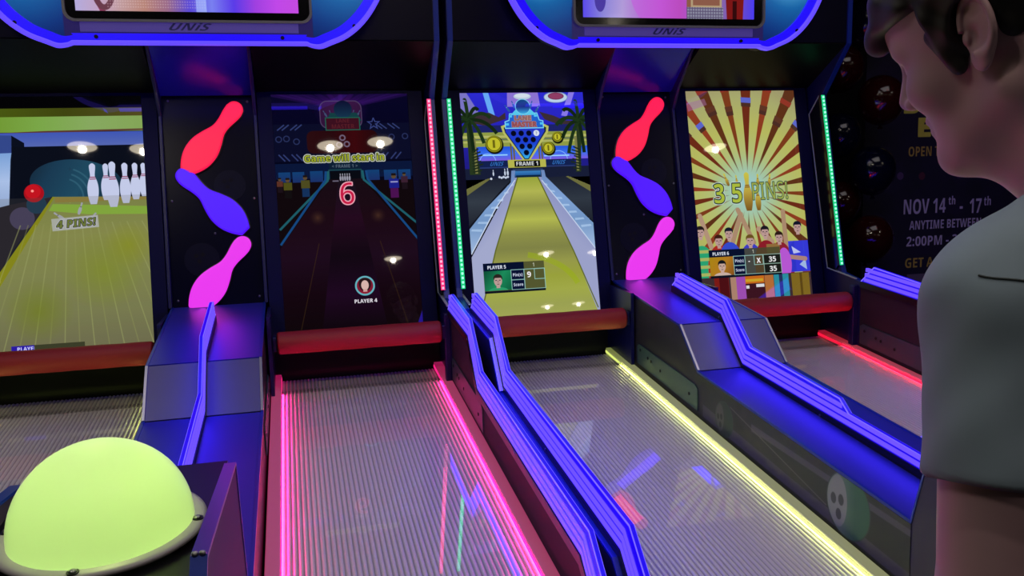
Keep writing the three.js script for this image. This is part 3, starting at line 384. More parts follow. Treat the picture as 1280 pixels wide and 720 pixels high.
  const adTex = canvasTex(640, 400, (c, w, h) => {                  // the advert on the sign's own screen, abstract colours
    if (m) { c.fillStyle = grad(c, 0, 0, w, 0, '#5a4ae8', '#8a84d8', '#b09ad8', '#b070d0', '#b850c8', '#a83a9a', '#7a58b0', '#8a6aa8', '#7450b8', '#4a3cf0'); c.fillRect(0, 0, w, h); disc(c, 62, 342, 20, '#4a3aa0', null, 0, 40); disc(c, 300, 310, 130, 'rgba(200,90,220,.55)'); c.fillStyle = '#8a5a48'; c.fillRect(380, 200, 130, 170); c.strokeStyle = '#b09a78'; c.lineWidth = 8; c.strokeRect(400, 160, 110, 200); c.fillStyle = '#8a8aa0'; c.fillRect(380, 362, 140, 38); c.fillStyle = '#5a5070'; for (let i = 0; i < 14; i++) c.fillRect(380 + i * 10, 362, 3, 38); for (let i = 0; i < 4; i++) c.fillRect(380, 364 + i * 10, 140, 3); poly(c, [[528, 310], [600, 310], [596, 400], [534, 400]], '#7a1616'); c.fillStyle = '#300a0c'; c.fillRect(556, 340, 16, 60); c.fillStyle = '#8ac0d8'; c.fillRect(530, 296, 66, 18); }
    else { c.fillStyle = grad(c, 0, 0, w, 0, '#b4aadc', '#c2a4c4', '#c09a9c', '#b88478', '#9a6a88', '#5a4ad8', '#7a80f0', '#5a3ce8', '#a040e0', '#c048e8', '#c44ae0'); c.fillRect(0, 0, w, h); c.strokeStyle = '#8a3a5a'; c.lineWidth = 14; c.beginPath(); c.moveTo(20, 200); c.quadraticCurveTo(40, 340, 80, 410); c.stroke(); disc(c, 80, 330, 26, null, '#6a3c4c', 16, 60); c.fillStyle = 'rgba(240,220,230,.3)'; for (let i = 0; i < 40; i++) for (let j = 0; j < 12; j++) disc(c, 90 + i * 7, 300 + j * 8, 2, 'rgba(240,220,220,.35)'); c.fillStyle = 'rgba(170,190,255,.7)'; c.fillRect(338, 200, 30, 200); }
  });
  part('advert_screen', new THREE.PlaneGeometry(0.67, 0.43).translate(-0.002, 2.074 + 0.215, 0.6212), new THREE.MeshPhysicalMaterial({ color: 0x000000, roughness: 0.08, emissive: 0xffffff, emissiveMap: adTex, emissiveIntensity: 1 }), mq);
  const logo = canvasTex(512, 64, (c, w, h) => { c.fillStyle = '#3c3078'; c.fillRect(0, 0, w, h); text(c, 'UNiS', 250, 34, 58, '#0a0836', { skew: -0.35, sx: 0.72 }); });
  part('logo_plate', box(0.66, 0.034, 0.006, 0, 2.029, 0.615), new THREE.MeshStandardMaterial({ color: 0xffffff, map: logo, roughness: 0.4, emissive: 0xffffff, emissiveMap: logo, emissiveIntensity: 0.8 }), mq);
  for (const [x, y] of [[-0.284, 1.995], [0.277, 1.995], [-0.51, 2.035], [0.51, 2.035]]) part('screw', new THREE.CylinderGeometry(0.006, 0.006, 0.006, 12).rotateX(Math.PI / 2).translate(x, y, 0.627), M.darkScrew, mq);
  for (const [x0, y0, x1, y1] of [[-0.36, 1.972, 0.36, 1.972], [0.4, 1.964, 0.57, 2.08], [-0.4, 1.964, -0.57, 2.08], [0.58, 2.1, 0.65, 2.34], [-0.58, 2.1, -0.65, 2.34]]) {
    const dx = x1 - x0, dy = y1 - y0, L = Math.hypot(dx, dy);
    rectLight('marquee_glow', NEON, K.marquee, L, 0.03, [X0 + (x0 + x1) / 2, (y0 + y1) / 2, 0.636], [0, 0, 1], [-dy / L, dx / L, 0]);
    const s = dx > 0 ? 1 : -1; rectLight('marquee_glow', NEON, K.marquee, L, 0.03, [X0 + (x0 + x1) / 2 + s * dy / L * 0.006, (y0 + y1) / 2 - Math.abs(dx) / L * 0.006, 0.616], [s * dy / L, -Math.abs(dx) / L, 0], [0, 0, 1]);
  }
  rectLight('advert_glow', m ? [0.6, 0.35, 1] : [0.8, 0.45, 0.9], 0.35, 0.6, 0.4, [X0, 2.3, 0.64], [0, 0, 1]);

  // ---- divider console between the two lanes of the machine
  const top = [[0.41, 1.0985], [0.626, 1.074], [1.03, 1.026], [1.166, 0.898], [2.16, 0.8022]];
  const con = thing('divider_console', m ? 'dark divider between the two right lanes with bowling balls printed on its side' : 'blue lit divider console behind the glowing dome, left of the pink lane', 'console', [X0, 0, 0]);
  part('console_body', slab([[0.41, 0], ...offsetPath(top, -0.004), [2.16, 0]], -0.157, 0.157), M.charcoal, con);
  const plate = (a, b, n, mat, g = 0.003) => { const d = [b[0] - a[0], b[1] - a[1]], l = Math.hypot(...d), u = [d[0] / l * g, d[1] / l * g]; return part(n, slab(ribbon([[a[0] + u[0], a[1] + u[1]], [b[0] - u[0], b[1] - u[1]]], 0, -0.004), -0.152, 0.152), mat, con); };
  plate(top[0], top[2], 'back_top', M.blueTop); plate(top[2], top[3], 'sloped_top', M.greyTop); plate(top[3], top[4], 'front_top', M.blueTop);
  for (const s of [-1, 1]) {
    const a = s > 0 ? 0.1525 : -0.1605, b = s > 0 ? 0.1605 : -0.1525;
    part('edge_trim', slab(ribbon(top, -0.006, 0.0015), a, b), M.blueTrim, con);
    part('metal_trim', slab(ribbon([[1.032, 1.024], [1.164, 0.9]], 0.0005, 0.004), s > 0 ? 0.153 : -0.16, s > 0 ? 0.16 : -0.153), M.chrome, con);
  }
  if (m) {
    // printed side: flat artwork of alley boards with crisp edges and rolling bowling balls that overlap them
    const zA = 0.45, zB = 2.16, yA = 0.55, yB = 1.1;
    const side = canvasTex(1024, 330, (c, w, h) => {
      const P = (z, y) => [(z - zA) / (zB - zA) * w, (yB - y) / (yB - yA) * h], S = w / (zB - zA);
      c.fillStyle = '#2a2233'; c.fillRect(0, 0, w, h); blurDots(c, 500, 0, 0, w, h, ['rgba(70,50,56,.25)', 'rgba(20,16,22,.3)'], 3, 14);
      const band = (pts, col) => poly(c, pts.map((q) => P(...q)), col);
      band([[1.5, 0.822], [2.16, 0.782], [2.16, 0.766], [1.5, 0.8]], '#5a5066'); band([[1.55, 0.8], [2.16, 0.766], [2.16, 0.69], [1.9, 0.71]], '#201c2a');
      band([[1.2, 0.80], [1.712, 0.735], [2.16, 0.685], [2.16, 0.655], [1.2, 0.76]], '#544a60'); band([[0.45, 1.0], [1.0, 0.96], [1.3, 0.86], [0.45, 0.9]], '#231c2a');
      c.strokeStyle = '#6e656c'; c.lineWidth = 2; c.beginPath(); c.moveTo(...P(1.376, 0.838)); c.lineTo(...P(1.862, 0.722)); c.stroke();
      for (const [z, y, r, dark_] of [[1.945, 0.752, 0.082, 0], [1.34, 0.79, 0.055, 1]]) {
        const [x, yy] = P(z, y); const g = c.createLinearGradient(x - r * S, yy, x + r * S, yy); (dark_ ? ['#5a5a5c', '#34403c', '#2a4a40'] : ['#a09da6', '#728482', '#34685a', '#326a56']).forEach((q, i, l) => g.addColorStop(i / (l.length - 1), q)); disc(c, x, yy, r * S, g, '#3a4a48', 2, r * S * 0.98);
        disc(c, x - r * S * 0.45, yy, r * S * 0.42, dark_ ? '#5c5a5e' : '#9c99a2', null, 0, r * S * 0.78);
        for (const [a, b] of [[-0.68, 0.0], [-0.32, -0.06], [-0.42, 0.4]]) disc(c, x + a * r * S, yy + b * r * S, r * S * 0.13, dark_ ? '#2a2a2c' : '#4a4a4e', null, 0, r * S * 0.17);
      }
    });
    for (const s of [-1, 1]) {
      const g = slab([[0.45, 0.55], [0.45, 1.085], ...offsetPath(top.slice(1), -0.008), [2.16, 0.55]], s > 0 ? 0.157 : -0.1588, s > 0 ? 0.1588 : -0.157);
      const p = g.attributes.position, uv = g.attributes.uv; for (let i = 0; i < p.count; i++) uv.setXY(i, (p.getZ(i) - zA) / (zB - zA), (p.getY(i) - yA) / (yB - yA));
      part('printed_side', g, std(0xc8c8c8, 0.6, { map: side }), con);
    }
  }
  for (const s of [-1, 1]) {
    const br = part('bracket_plate', slab([[0.67, 0.82], [0.67, 0.884], [0.69, 0.894], [1.15, 0.852], [1.168, 0.842], [1.168, 0.77]], s > 0 ? 0.159 : -0.1625, s > 0 ? 0.1625 : -0.159), M.steel, con);
    for (const [z, y] of [[0.7, 0.873], [0.77, 0.857], [0.8, 0.851], [0.88, 0.835], [1.11, 0.812]]) part('screw_hole', new THREE.CylinderGeometry(0.0055, 0.0055, 0.002, 12).rotateZ(Math.PI / 2).translate(s * 0.163, y, z), M.hole, br);
  }

  // ---- lanes
  const lit = [[1.0, 0.014, 0.21], [0.58, 0.68, 0.14], [1.0, 0.008, 0.04]];
  [-1, 1].forEach((s, k) => {
    const n = m * 2 + k, col = [lit[1], lit[0], lit[1], lit[2]][n], cx = X0 + s * 0.4785, W = 0.5592, hw = W / 2;
    const g = thing('bowling_lane', ['ribbed lane lit yellow green at the far left, behind the glowing dome', 'ribbed bowling lane with pink glowing edges', 'ribbed bowling lane with a yellow green glowing edge', 'pale bowling lane with a red glowing edge at the right'][n], 'lane', [cx, 0, 0]);
    const y0 = laneY(LANE0), y1 = laneY(LANE1);
    part('lane_base', slab([[LANE0, 0], [LANE0, y0 - 0.016], [0.52, laneY(0.52) - 0.016], [0.52, laneY(0.52) - 0.06], [STEP, laneY(STEP) - 0.06], [STEP, laneY(STEP) - 0.016], [LANE1, y1 - 0.016], [LANE1, 0]], -hw - 0.034, hw + 0.034), M.charcoal, g);
    // ribs: 44 rounded bars along the lane, in one corrugated sheet
    const ribs = 44, pitch = W / ribs, arcN = 10;
    const sheet = (zA, zB, dy, k = 1) => {                            // each rib is half an ellipse across
      const pos = [], idx = [], rx = pitch * 0.37 * k, ry = 0.0036;
      for (let i = 0; i < ribs; i++) for (let j = 0; j <= arcN; j++) {
        const a = Math.PI * (1 - j / arcN), x = -hw + (i + 0.5) * pitch + rx * Math.cos(a), h = ry * Math.sin(a) - 0.0008, q = pos.length / 3;
        pos.push(x, laneY(zA) + dy + h, zA, x, laneY(zB) + dy + h, zB);
        if (j < arcN) idx.push(q, q + 1, q + 2, q + 2, q + 1, q + 3);
      }
      const b = new THREE.BufferGeometry(); b.setAttribute('position', new THREE.Float32BufferAttribute(pos, 3)); b.setIndex(idx); b.computeVertexNormals(); return b;
    };
    part('ribbed_sheet', sheet(STEP, LANE1, 0), M.rib, g, null, 'stuff');
    part('ribbed_back_ramp', sheet(LANE0, 0.53, -0.011), M.rib, g, null, 'stuff');
    part('slotted_strip', sheet(0.53, STEP, -0.012, 0.66), M.rib, g, 'dark slotted strip', 'stuff');
    part('slot_bottom', box(W, 0.004, 0.066, 0, laneY(0.563) - 0.0175, 0.563), M.hole, g);
    part('step_edge', box(W, 0.009, 0.002, 0, laneY(STEP) - 0.0045, STEP + 0.001), M.rib, g);
    part('sheet_bed', slab([[LANE0, y0 - 0.0155], [LANE0, y0 - 0.0118], [0.525, laneY(0.525) - 0.0118], [0.525, laneY(0.525) - 0.0155 - 0.02], [STEP - 0.004, laneY(STEP) - 0.0355], [STEP - 0.004, laneY(STEP) - 0.001], [LANE1, y1 - 0.001], [LANE1, y1 - 0.0155]], -hw, hw), M.bed, g);
    part('clear_cover', slab([[STEP, laneY(STEP) + 0.0118], [LANE1, y1 + 0.0118], [LANE1, y1 + 0.0119], [STEP, laneY(STEP) + 0.0119]], -hw, hw), M.cover, g);
    const kcol = Math.max(...col), slope = Math.atan(0.1034);
    for (const e of [-1, 1]) {
      part('light_rail', slab([[LANE0, y0 - 0.016], [LANE0, y0 + 0.016], [LANE1, y1 + 0.016], [LANE1, y1 - 0.016]], e > 0 ? hw + 0.0006 : -hw - 0.034, e > 0 ? hw + 0.034 : -hw - 0.0006, 0.002), glow(col[0] * 0.26, col[1] * 0.26, col[2] * 0.26, 0x9a9098, 0.5), g);
      part('glowing_line', slab([[LANE0, y0 - 0.002], [LANE0, y0 + 0.0075], [LANE1, y1 + 0.0075], [LANE1, y1 - 0.002]], e > 0 ? hw - 0.0006 : -hw - 0.0004, e > 0 ? hw + 0.0004 : -hw + 0.0006), glow(col[0] * 1.4, col[1] * 1.4, col[2] * 1.4, 0x222222), g);
      const zc = (STEP + LANE1) / 2;
      rectLight('lane_glow', col, K.lane, (LANE1 - STEP) / Math.cos(slope), 0.009, [cx + e * (hw - 0.0012), laneY(zc) + 0.0058, zc], [-e, 0, 0], [0, Math.cos(slope), Math.sin(slope)]);
    }
  });
});

// ---------------------------------------------------------------- light fins: blue edge lit acrylic panels
const FIN = {
  middle: { Q: [[0.632, 1.0984], [1.0188, 1.0486], [1.168, 0.9096], [2.15, 0.826]], P: [[0.7057, 1.1516], [1.0614, 1.1065], [1.2152, 0.9755], [1.683, 0.931], [1.725, 0.899], [2.155, 0.861]], h: 0.062 },
  outer: { Q: [[0.6787, 1.0716], [1.0287, 1.0413], [1.151, 0.9005], [2.112, 0.8055], [2.21, 0.715]], P: [[0.757, 1.135], [1.0554, 1.1014], [1.203, 0.9668], [2.163, 0.879], [2.31, 0.745]], h: 0.068 },
};
function lightFin(X, kind, label) {
  const { Q, P, h } = FIN[kind], g = thing('light_fin', label, 'light', [X, 0, 0]);
  part('acrylic_panel', slab([...Q, ...[...P].reverse()], -0.004, 0.004), M.finPanel, g);
  part('base_rail', slab(ribbon(Q, -0.0005, kind === 'middle' ? -0.027 : -0.024), -0.007, 0.007), M.black, g);
  const nb = offsetPath(Q, 0.5 * h)[0];
  for (const f of [0.06, 0.35, 0.64]) {
    let path = Q.map((q) => [...q]); const d0 = f * h, d1 = (f + 0.2) * h;
    path[0] = [Q[0][0] + 0.02 + f * 0.01, Q[0][1] - 0.0025];
    if (kind === 'middle' && f > 0.6) path = [path[0], path[1], path[2], [1.69, Q[2][1] - (1.69 - Q[2][0]) * 0.0852]];
    part('light_strip', slab(ribbon(path, d0, d1), -0.0056, 0.0056), M.finStrip, g);
  }
  part('bright_edge', slab(ribbon([Q[0], ...P], -0.0005, -0.0045), -0.0052, 0.0052), M.finEdge, g);
  for (const [z, y] of [offsetPath(Q, -0.012)[1], [1.6, Q[2][1] - (1.6 - Q[2][0]) * 0.0852 - 0.013]]) part('screw', new THREE.CylinderGeometry(0.004, 0.004, 0.017, 10).rotateZ(Math.PI / 2).translate(0, y, z), M.screw, g);
  for (let i = 0; i < 3; i++) {
    const a = Q[i], b = Q[i + 1], L = Math.hypot(b[0] - a[0], b[1] - a[1]), n = [-(b[1] - a[1]) / L, (b[0] - a[0]) / L], hh = kind === 'middle' && i === 2 ? 0.045 : 0.058;
    const c = [(a[0] + b[0]) / 2 + n[0] * hh * 0.55, (a[1] + b[1]) / 2 + n[1] * hh * 0.55];
    for (const s of [-1, 1]) rectLight('fin_glow', NEON, K.fin, L, hh, [X + s * 0.0062, c[1], c[0]], [s, 0, 0], [0, n[1], n[0]]);
  }
  return g;
}
lightFin(0, 'middle', 'blue light fin on the divider behind the glowing dome');
lightFin(0.783, 'outer', 'blue light fin along the right edge of the pink lane');
lightFin(PITCH - 0.7855, 'outer', 'blue light fin along the left edge of the yellow green lane');
lightFin(PITCH, 'middle', 'long blue light fin on the divider with printed bowling balls');
lightFin(PITCH + 0.783, 'outer', 'short blue light fin in front of the dark banner');

// ---------------------------------------------------------------- low side walls that carry the outer fins
const wallTop = [[0.663, 1.05], [1.02, 1.02], [1.142, 0.879], [2.1, 0.783], [2.19, 0.70], [2.6, 0.66]];
[[0.7905, 0.8045, 1, 0, 'dark low side wall along the right edge of the pink lane'], [PITCH - 0.8045, PITCH - 0.7905, -1, 1, 'dark low side wall along the left edge of the yellow green lane'], [PITCH + 0.7905, PITCH + 0.8045, 1, 2, 'dark low side wall beside the red edged lane at the right']].forEach(([a, b, s, i, label]) => {
  const g = thing('side_wall', label, 'side wall', [(a + b) / 2, 0, 0]), w = (b - a) / 2;
  part('wall_panel', slab([[0.663, 0], ...wallTop, [2.6, 0]], -w, w), std(0x110c14, 0.75), g);
  part('edge_trim', slab(ribbon(wallTop, 0.0005, 0.006), -w, w), M.blueTrim, g);
  part('metal_trim', slab(ribbon([[1.022, 1.024], [1.146, 0.884]], 0.0065, 0.0095), -w, w), M.chrome, g);
  if (i === 0 || i === 2) {
    const br = part('bracket_plate', slab([[0.67, 0.82], [0.67, 0.89], [0.69, 0.9], [1.15, 0.858], [1.168, 0.845], [1.168, 0.77]], -w - 0.0035, -w), M.steel, g);
    for (const [z, y] of [[0.7, 0.873], [0.77, 0.857], [0.8, 0.851], [0.88, 0.835], [1.11, 0.812]]) part('screw_hole', new THREE.CylinderGeometry(0.0055, 0.0055, 0.002, 12).rotateZ(Math.PI / 2).translate(-w - 0.004, y, z), M.hole, br);
  }
});

// ---------------------------------------------------------------- dotted light lines on the cabinet edges
[[0.7875, 'pink', [1.0, 0.02, 0.2], [1.0, 0.42, 0.6], 'pink dotted light line on the right edge of the left cabinet'], [PITCH - 0.7875, 'green', [0.0, 0.62, 0.22], [0.35, 1.0, 0.7], 'green dotted light line on the left edge of the right cabinet'], [PITCH + 0.7875, 'green', [0.0, 0.62, 0.22], [0.35, 1.0, 0.7], 'green dotted light line on the far right edge, beside the balloons']].forEach(([X, cn, c1, c2, label]) => {
  const g = thing('light_strip', label, 'light strip', [X, 0, 0]);
  const A = [0.382, 1.8135], B = [0.54, 1.12], L = Math.hypot(B[0] - A[0], B[1] - A[1]), u = [(B[0] - A[0]) / L, (B[1] - A[1]) / L];
  part('channel', slab(ribbon([A, B], -0.0005, -0.016), -0.008, 0.008), M.black, g);
  part('glowing_diffuser', slab(ribbon([A, B], 0, 0.003), -0.0075, 0.0075), glow(...c1, 0x101010), g);
  const n = 44, dots = []; for (let i = 0; i < n; i++) { const t = (i + 0.5) / n * L; dots.push(rbox(0.008, 0.009, 0.005, 0.002).rotateX(-LEAN).translate(0, A[1] + u[1] * t, A[0] + u[0] * t + 0.004)); }
  part('led_dots', merge(dots), glow(...c2.map((q) => q * 1.3), 0x101010), g, null, 'stuff');
  rectLight('strip_glow', c1, K.strip, 0.014, L, [X, (A[1] + B[1]) / 2, (A[0] + B[0]) / 2 + 0.009], SN);
});

// ---------------------------------------------------------------- ball stands with the glowing dome, at the front of each divider
XS.forEach((X0, m) => {
  const g = thing('dome_stand', m ? 'dark purple dome stand at the front of the right divider, beside the man' : 'dark stand with two raised sides under the glowing dome', 'stand', [X0, 0, 0]);
  const sideP = [[2.164, 0], [2.164, 0.8], [2.249, 1.106], [2.70, 1.155], [2.72, 1.14], [2.72, 0]];
  for (const s of [-1, 1]) {
    part('side_panel', slab(sideP, s > 0 ? 0.1465 : -0.1605, s > 0 ? 0.1605 : -0.1465), std(0x2a1b3c, 0.7), g);
    part('edge_trim', slab(ribbon(sideP.slice(1, 5), 0.0002, 0.005), s > 0 ? 0.1445 : -0.1625, s > 0 ? 0.1625 : -0.1445), M.blueTrim, g);
    for (const z of [2.694, 2.704]) part('screw', new THREE.SphereGeometry(0.004, 10, 8).translate(s * 0.1535 + (z - 2.699) * 0.8, 1.161, 2.7), M.screw, g);
  }
  part('top_plate', slab([[2.2, 1.09], [2.2, 1.1], [2.72, 1.066], [2.72, 1.056]], -0.146, 0.146), phys(0x0a0810, 0.3, { specularIntensity: 0.35 }), g);
  part('stand_body', slab([[2.2, 0], [2.2, 1.088], [2.715, 1.054], [2.715, 0]], -0.146, 0.146), M.charcoal, g);
  if (m) return;
  const d = thing('dome_lamp', 'glowing yellow green dome lamp on a white screwed flange', 'lamp', [0, 1.0905, 2.42]);
  d.rotation.x = R(4.2);
  part('flange', new THREE.LatheGeometry([[0.1, 0], [0.13, 0], [0.1335, 0.003], [0.132, 0.007], [0.126, 0.0085], [0.112, 0.0085], [0.112, 0.006], [0.1, 0.006], [0.1, 0]].map((q) => new THREE.Vector2(...q)), 64), std(0x8c888e, 0.45), d);
  const pr = []; for (let i = 0; i <= 24; i++) { const a = i / 24 * Math.PI / 2; pr.push(new THREE.Vector2(0.1165 * Math.cos(a) + 1e-5, 0.008 + 0.118 * Math.sin(a))); }
  part('dome_shade', new THREE.LatheGeometry(pr, 72), phys(0xe8ffd0, 1, { transmission: 0.6, thickness: 0, emissive: rgb(0.42, 0.62, 0.12), emissiveIntensity: 0.12, clearcoat: 0.4, clearcoatRoughness: 0.2 }), d);
  part('lamp_bulb', new THREE.SphereGeometry(0.02, 16, 12).translate(0, 0.092, 0), glow(1.5, 1.6, 0.6, 0xffffff), d);
  const pl = new THREE.PointLight(rgb(0.8, 1, 0.3), K.dome, 6, 2); pl.name = 'dome_glow'; pl.position.set(0, 1.183, 2.425); pl.castShadow = true; scene.add(pl);
  for (let i = 0; i < 4; i++) { const a = i * Math.PI / 2 + 0.1, sc = part('screw', new THREE.LatheGeometry([[0, 0.0045], [0.002, 0.0045], [0.0045, 0.003], [0.0055, 0], [0, 0]].map((q) => new THREE.Vector2(...q)), 14).translate(Math.cos(a) * 0.1225, 0.0085, Math.sin(a) * 0.1225), M.screw, d); part('washer', new THREE.CylinderGeometry(0.0075, 0.0075, 0.0015, 16).translate(Math.cos(a) * 0.1225, 0.009, Math.sin(a) * 0.1225), M.darkScrew, sc); }
});

// ---------------------------------------------------------------- banner and balloons at the right
{
  const g = thing('banner', 'dark purple standing banner with event dates printed on it', 'banner', [3.37, 0, 0]);
  const W = 0.9, H = 2.05, yB = 0.08;
  const tex = canvasTex(880, 2000, (c, w, h) => {
    const P = (x, y) => [(x - 3.37 + W / 2) / W * w, (yB + H - y) / H * h], S = h / H;
    c.fillStyle = '#140c34'; c.fillRect(0, 0, w, h); blurDots(c, 300, 0, 0, w, h, ['rgba(40,20,80,.12)', 'rgba(6,4,30,.2)'], 10, 60);
    for (const [x, y, q] of [[3.123, 1.457, '#4a3068'], [3.245, 1.453, '#4a1838'], [3.46, 1.451, '#3c1850']]) disc(c, ...P(x, y), 18, q);
    const row = (s, x, y, cap, width, col, o = {}) => { const size = cap * S / 0.72; c.font = 'bold ' + size + 'px sans-serif'; const k = width * S / c.measureText(s).width; text(c, s, ...P(x, y), size, col, { align: 'left', sx: k, ...o }); };
    const Y = '#c8c052', V = '#b4a4e0';
    row('B', 3.12, 1.82, 0.13, 0.11, Y, { strokes: [[Y, 10]] }); row('E', 3.205, 1.685, 0.085, 0.085, Y, { strokes: [[Y, 8]] });
    row('OPEN T', 3.162, 1.571, 0.046, 0.178, '#a88c48'); row('NOV 14', 3.142, 1.306, 0.072, 0.248, V); row('th', 3.402, 1.328, 0.04, 0.044, V); row('-', 3.468, 1.3, 0.072, 0.022, V); row('17', 3.525, 1.297, 0.072, 0.075, V); row('th', 3.61, 1.318, 0.044, 0.046, V);
    row('ANYTIME BETWEEN', 3.184, 1.215, 0.044, 0.42, V); row('2:00PM - 3:0', 3.168, 1.136, 0.048, 0.35, V); row('GET A SC', 3.164, 1.03, 0.048, 0.25, '#a88c48');
    c.fillStyle = '#5a4a72'; c.fillRect(...P(3.18, 0.975), 0.5 * w, 0.4 * S);
  });
  part('printed_sheet', box(W, H, 0.004, 0, yB + H / 2, 0), std(0xffffff, 0.55, { map: tex }), g);
  part('top_bar', rbox(W + 0.02, 0.025, 0.025, 0.008, 0, yB + H + 0.01, 0), M.steel, g);
  part('base_case', rbox(W + 0.04, 0.09, 0.14, 0.02, 0, 0.045, 0), M.black, g);
  part('back_pole', new THREE.CylinderGeometry(0.009, 0.009, H, 12).translate(0, yB + H / 2, -0.02), M.steel, g);
}
{
  const s = thing('balloon_pole', 'thin dark pole holding the column of balloons', 'pole', [2.78, 0, -0.14]);
  part('pole', new THREE.CylinderGeometry(0.008, 0.008, 2.25, 10).translate(0, 1.125, 0), M.black, s); for (const y of [1.2, 1.44, 1.68, 1.92, 2.16]) part('clip', box(0.01, 0.01, 0.14, 0, y, 0.07), M.black, s);
  part('base', new THREE.CylinderGeometry(0.09, 0.1, 0.03, 32).translate(0, 0.015, 0), M.black, s);
  const prof = []; for (let i = 0; i <= 20; i++) { const a = -Math.PI / 2 + i / 20 * Math.PI; prof.push(new THREE.Vector2(Math.max(1e-4, Math.cos(a)) * (1 + 0.0 * a), Math.sin(a) * (Math.sin(a) < 0 ? 1.22 : 1.02))); }
  const geo = new THREE.LatheGeometry(prof, 36), mats = { red: phys(0x260706, 0.12), blue: phys(0x05081e, 0.12) };
  [[2.83, 2.16, 0.12, 0.1, 'blue', 'dark blue balloon at the top of the column, beside the hood'], [2.75, 1.96, 0.06, 0.098, 'red', 'dark red balloon near the top of the column, beside the cabinet hood'], [2.84, 1.81, 0.22, 0.1, 'red', 'largest dark red balloon with bright specks, left of the man'], [2.73, 1.66, 0.08, 0.095, 'blue', 'dark blue balloon beside the upper half of the green light line'], [2.82, 1.5, 0.2, 0.1, 'blue', 'dark blue balloon beside the middle of the green light line'], [2.74, 1.35, 0.08, 0.095, 'red', 'dull red balloon beside the lower half of the green light line'], [2.82, 1.19, 0.2, 0.1, 'red', 'lowest dull red balloon, just above the short blue light fin']].forEach(([x, y, z, r, cn, label], i) => {
    const b = thing('balloon', label, 'balloon', [x, y, z]); b.rotation.set(0.4, i * 1.3, 0.3 * Math.sin(i * 2));
    part('skin', geo.clone().scale(r, r, r), mats[cn], b); part('knot', new THREE.ConeGeometry(0.012, 0.02, 10).translate(0, -r * 1.22 - 0.006, 0), mats[cn], b);
  });
}

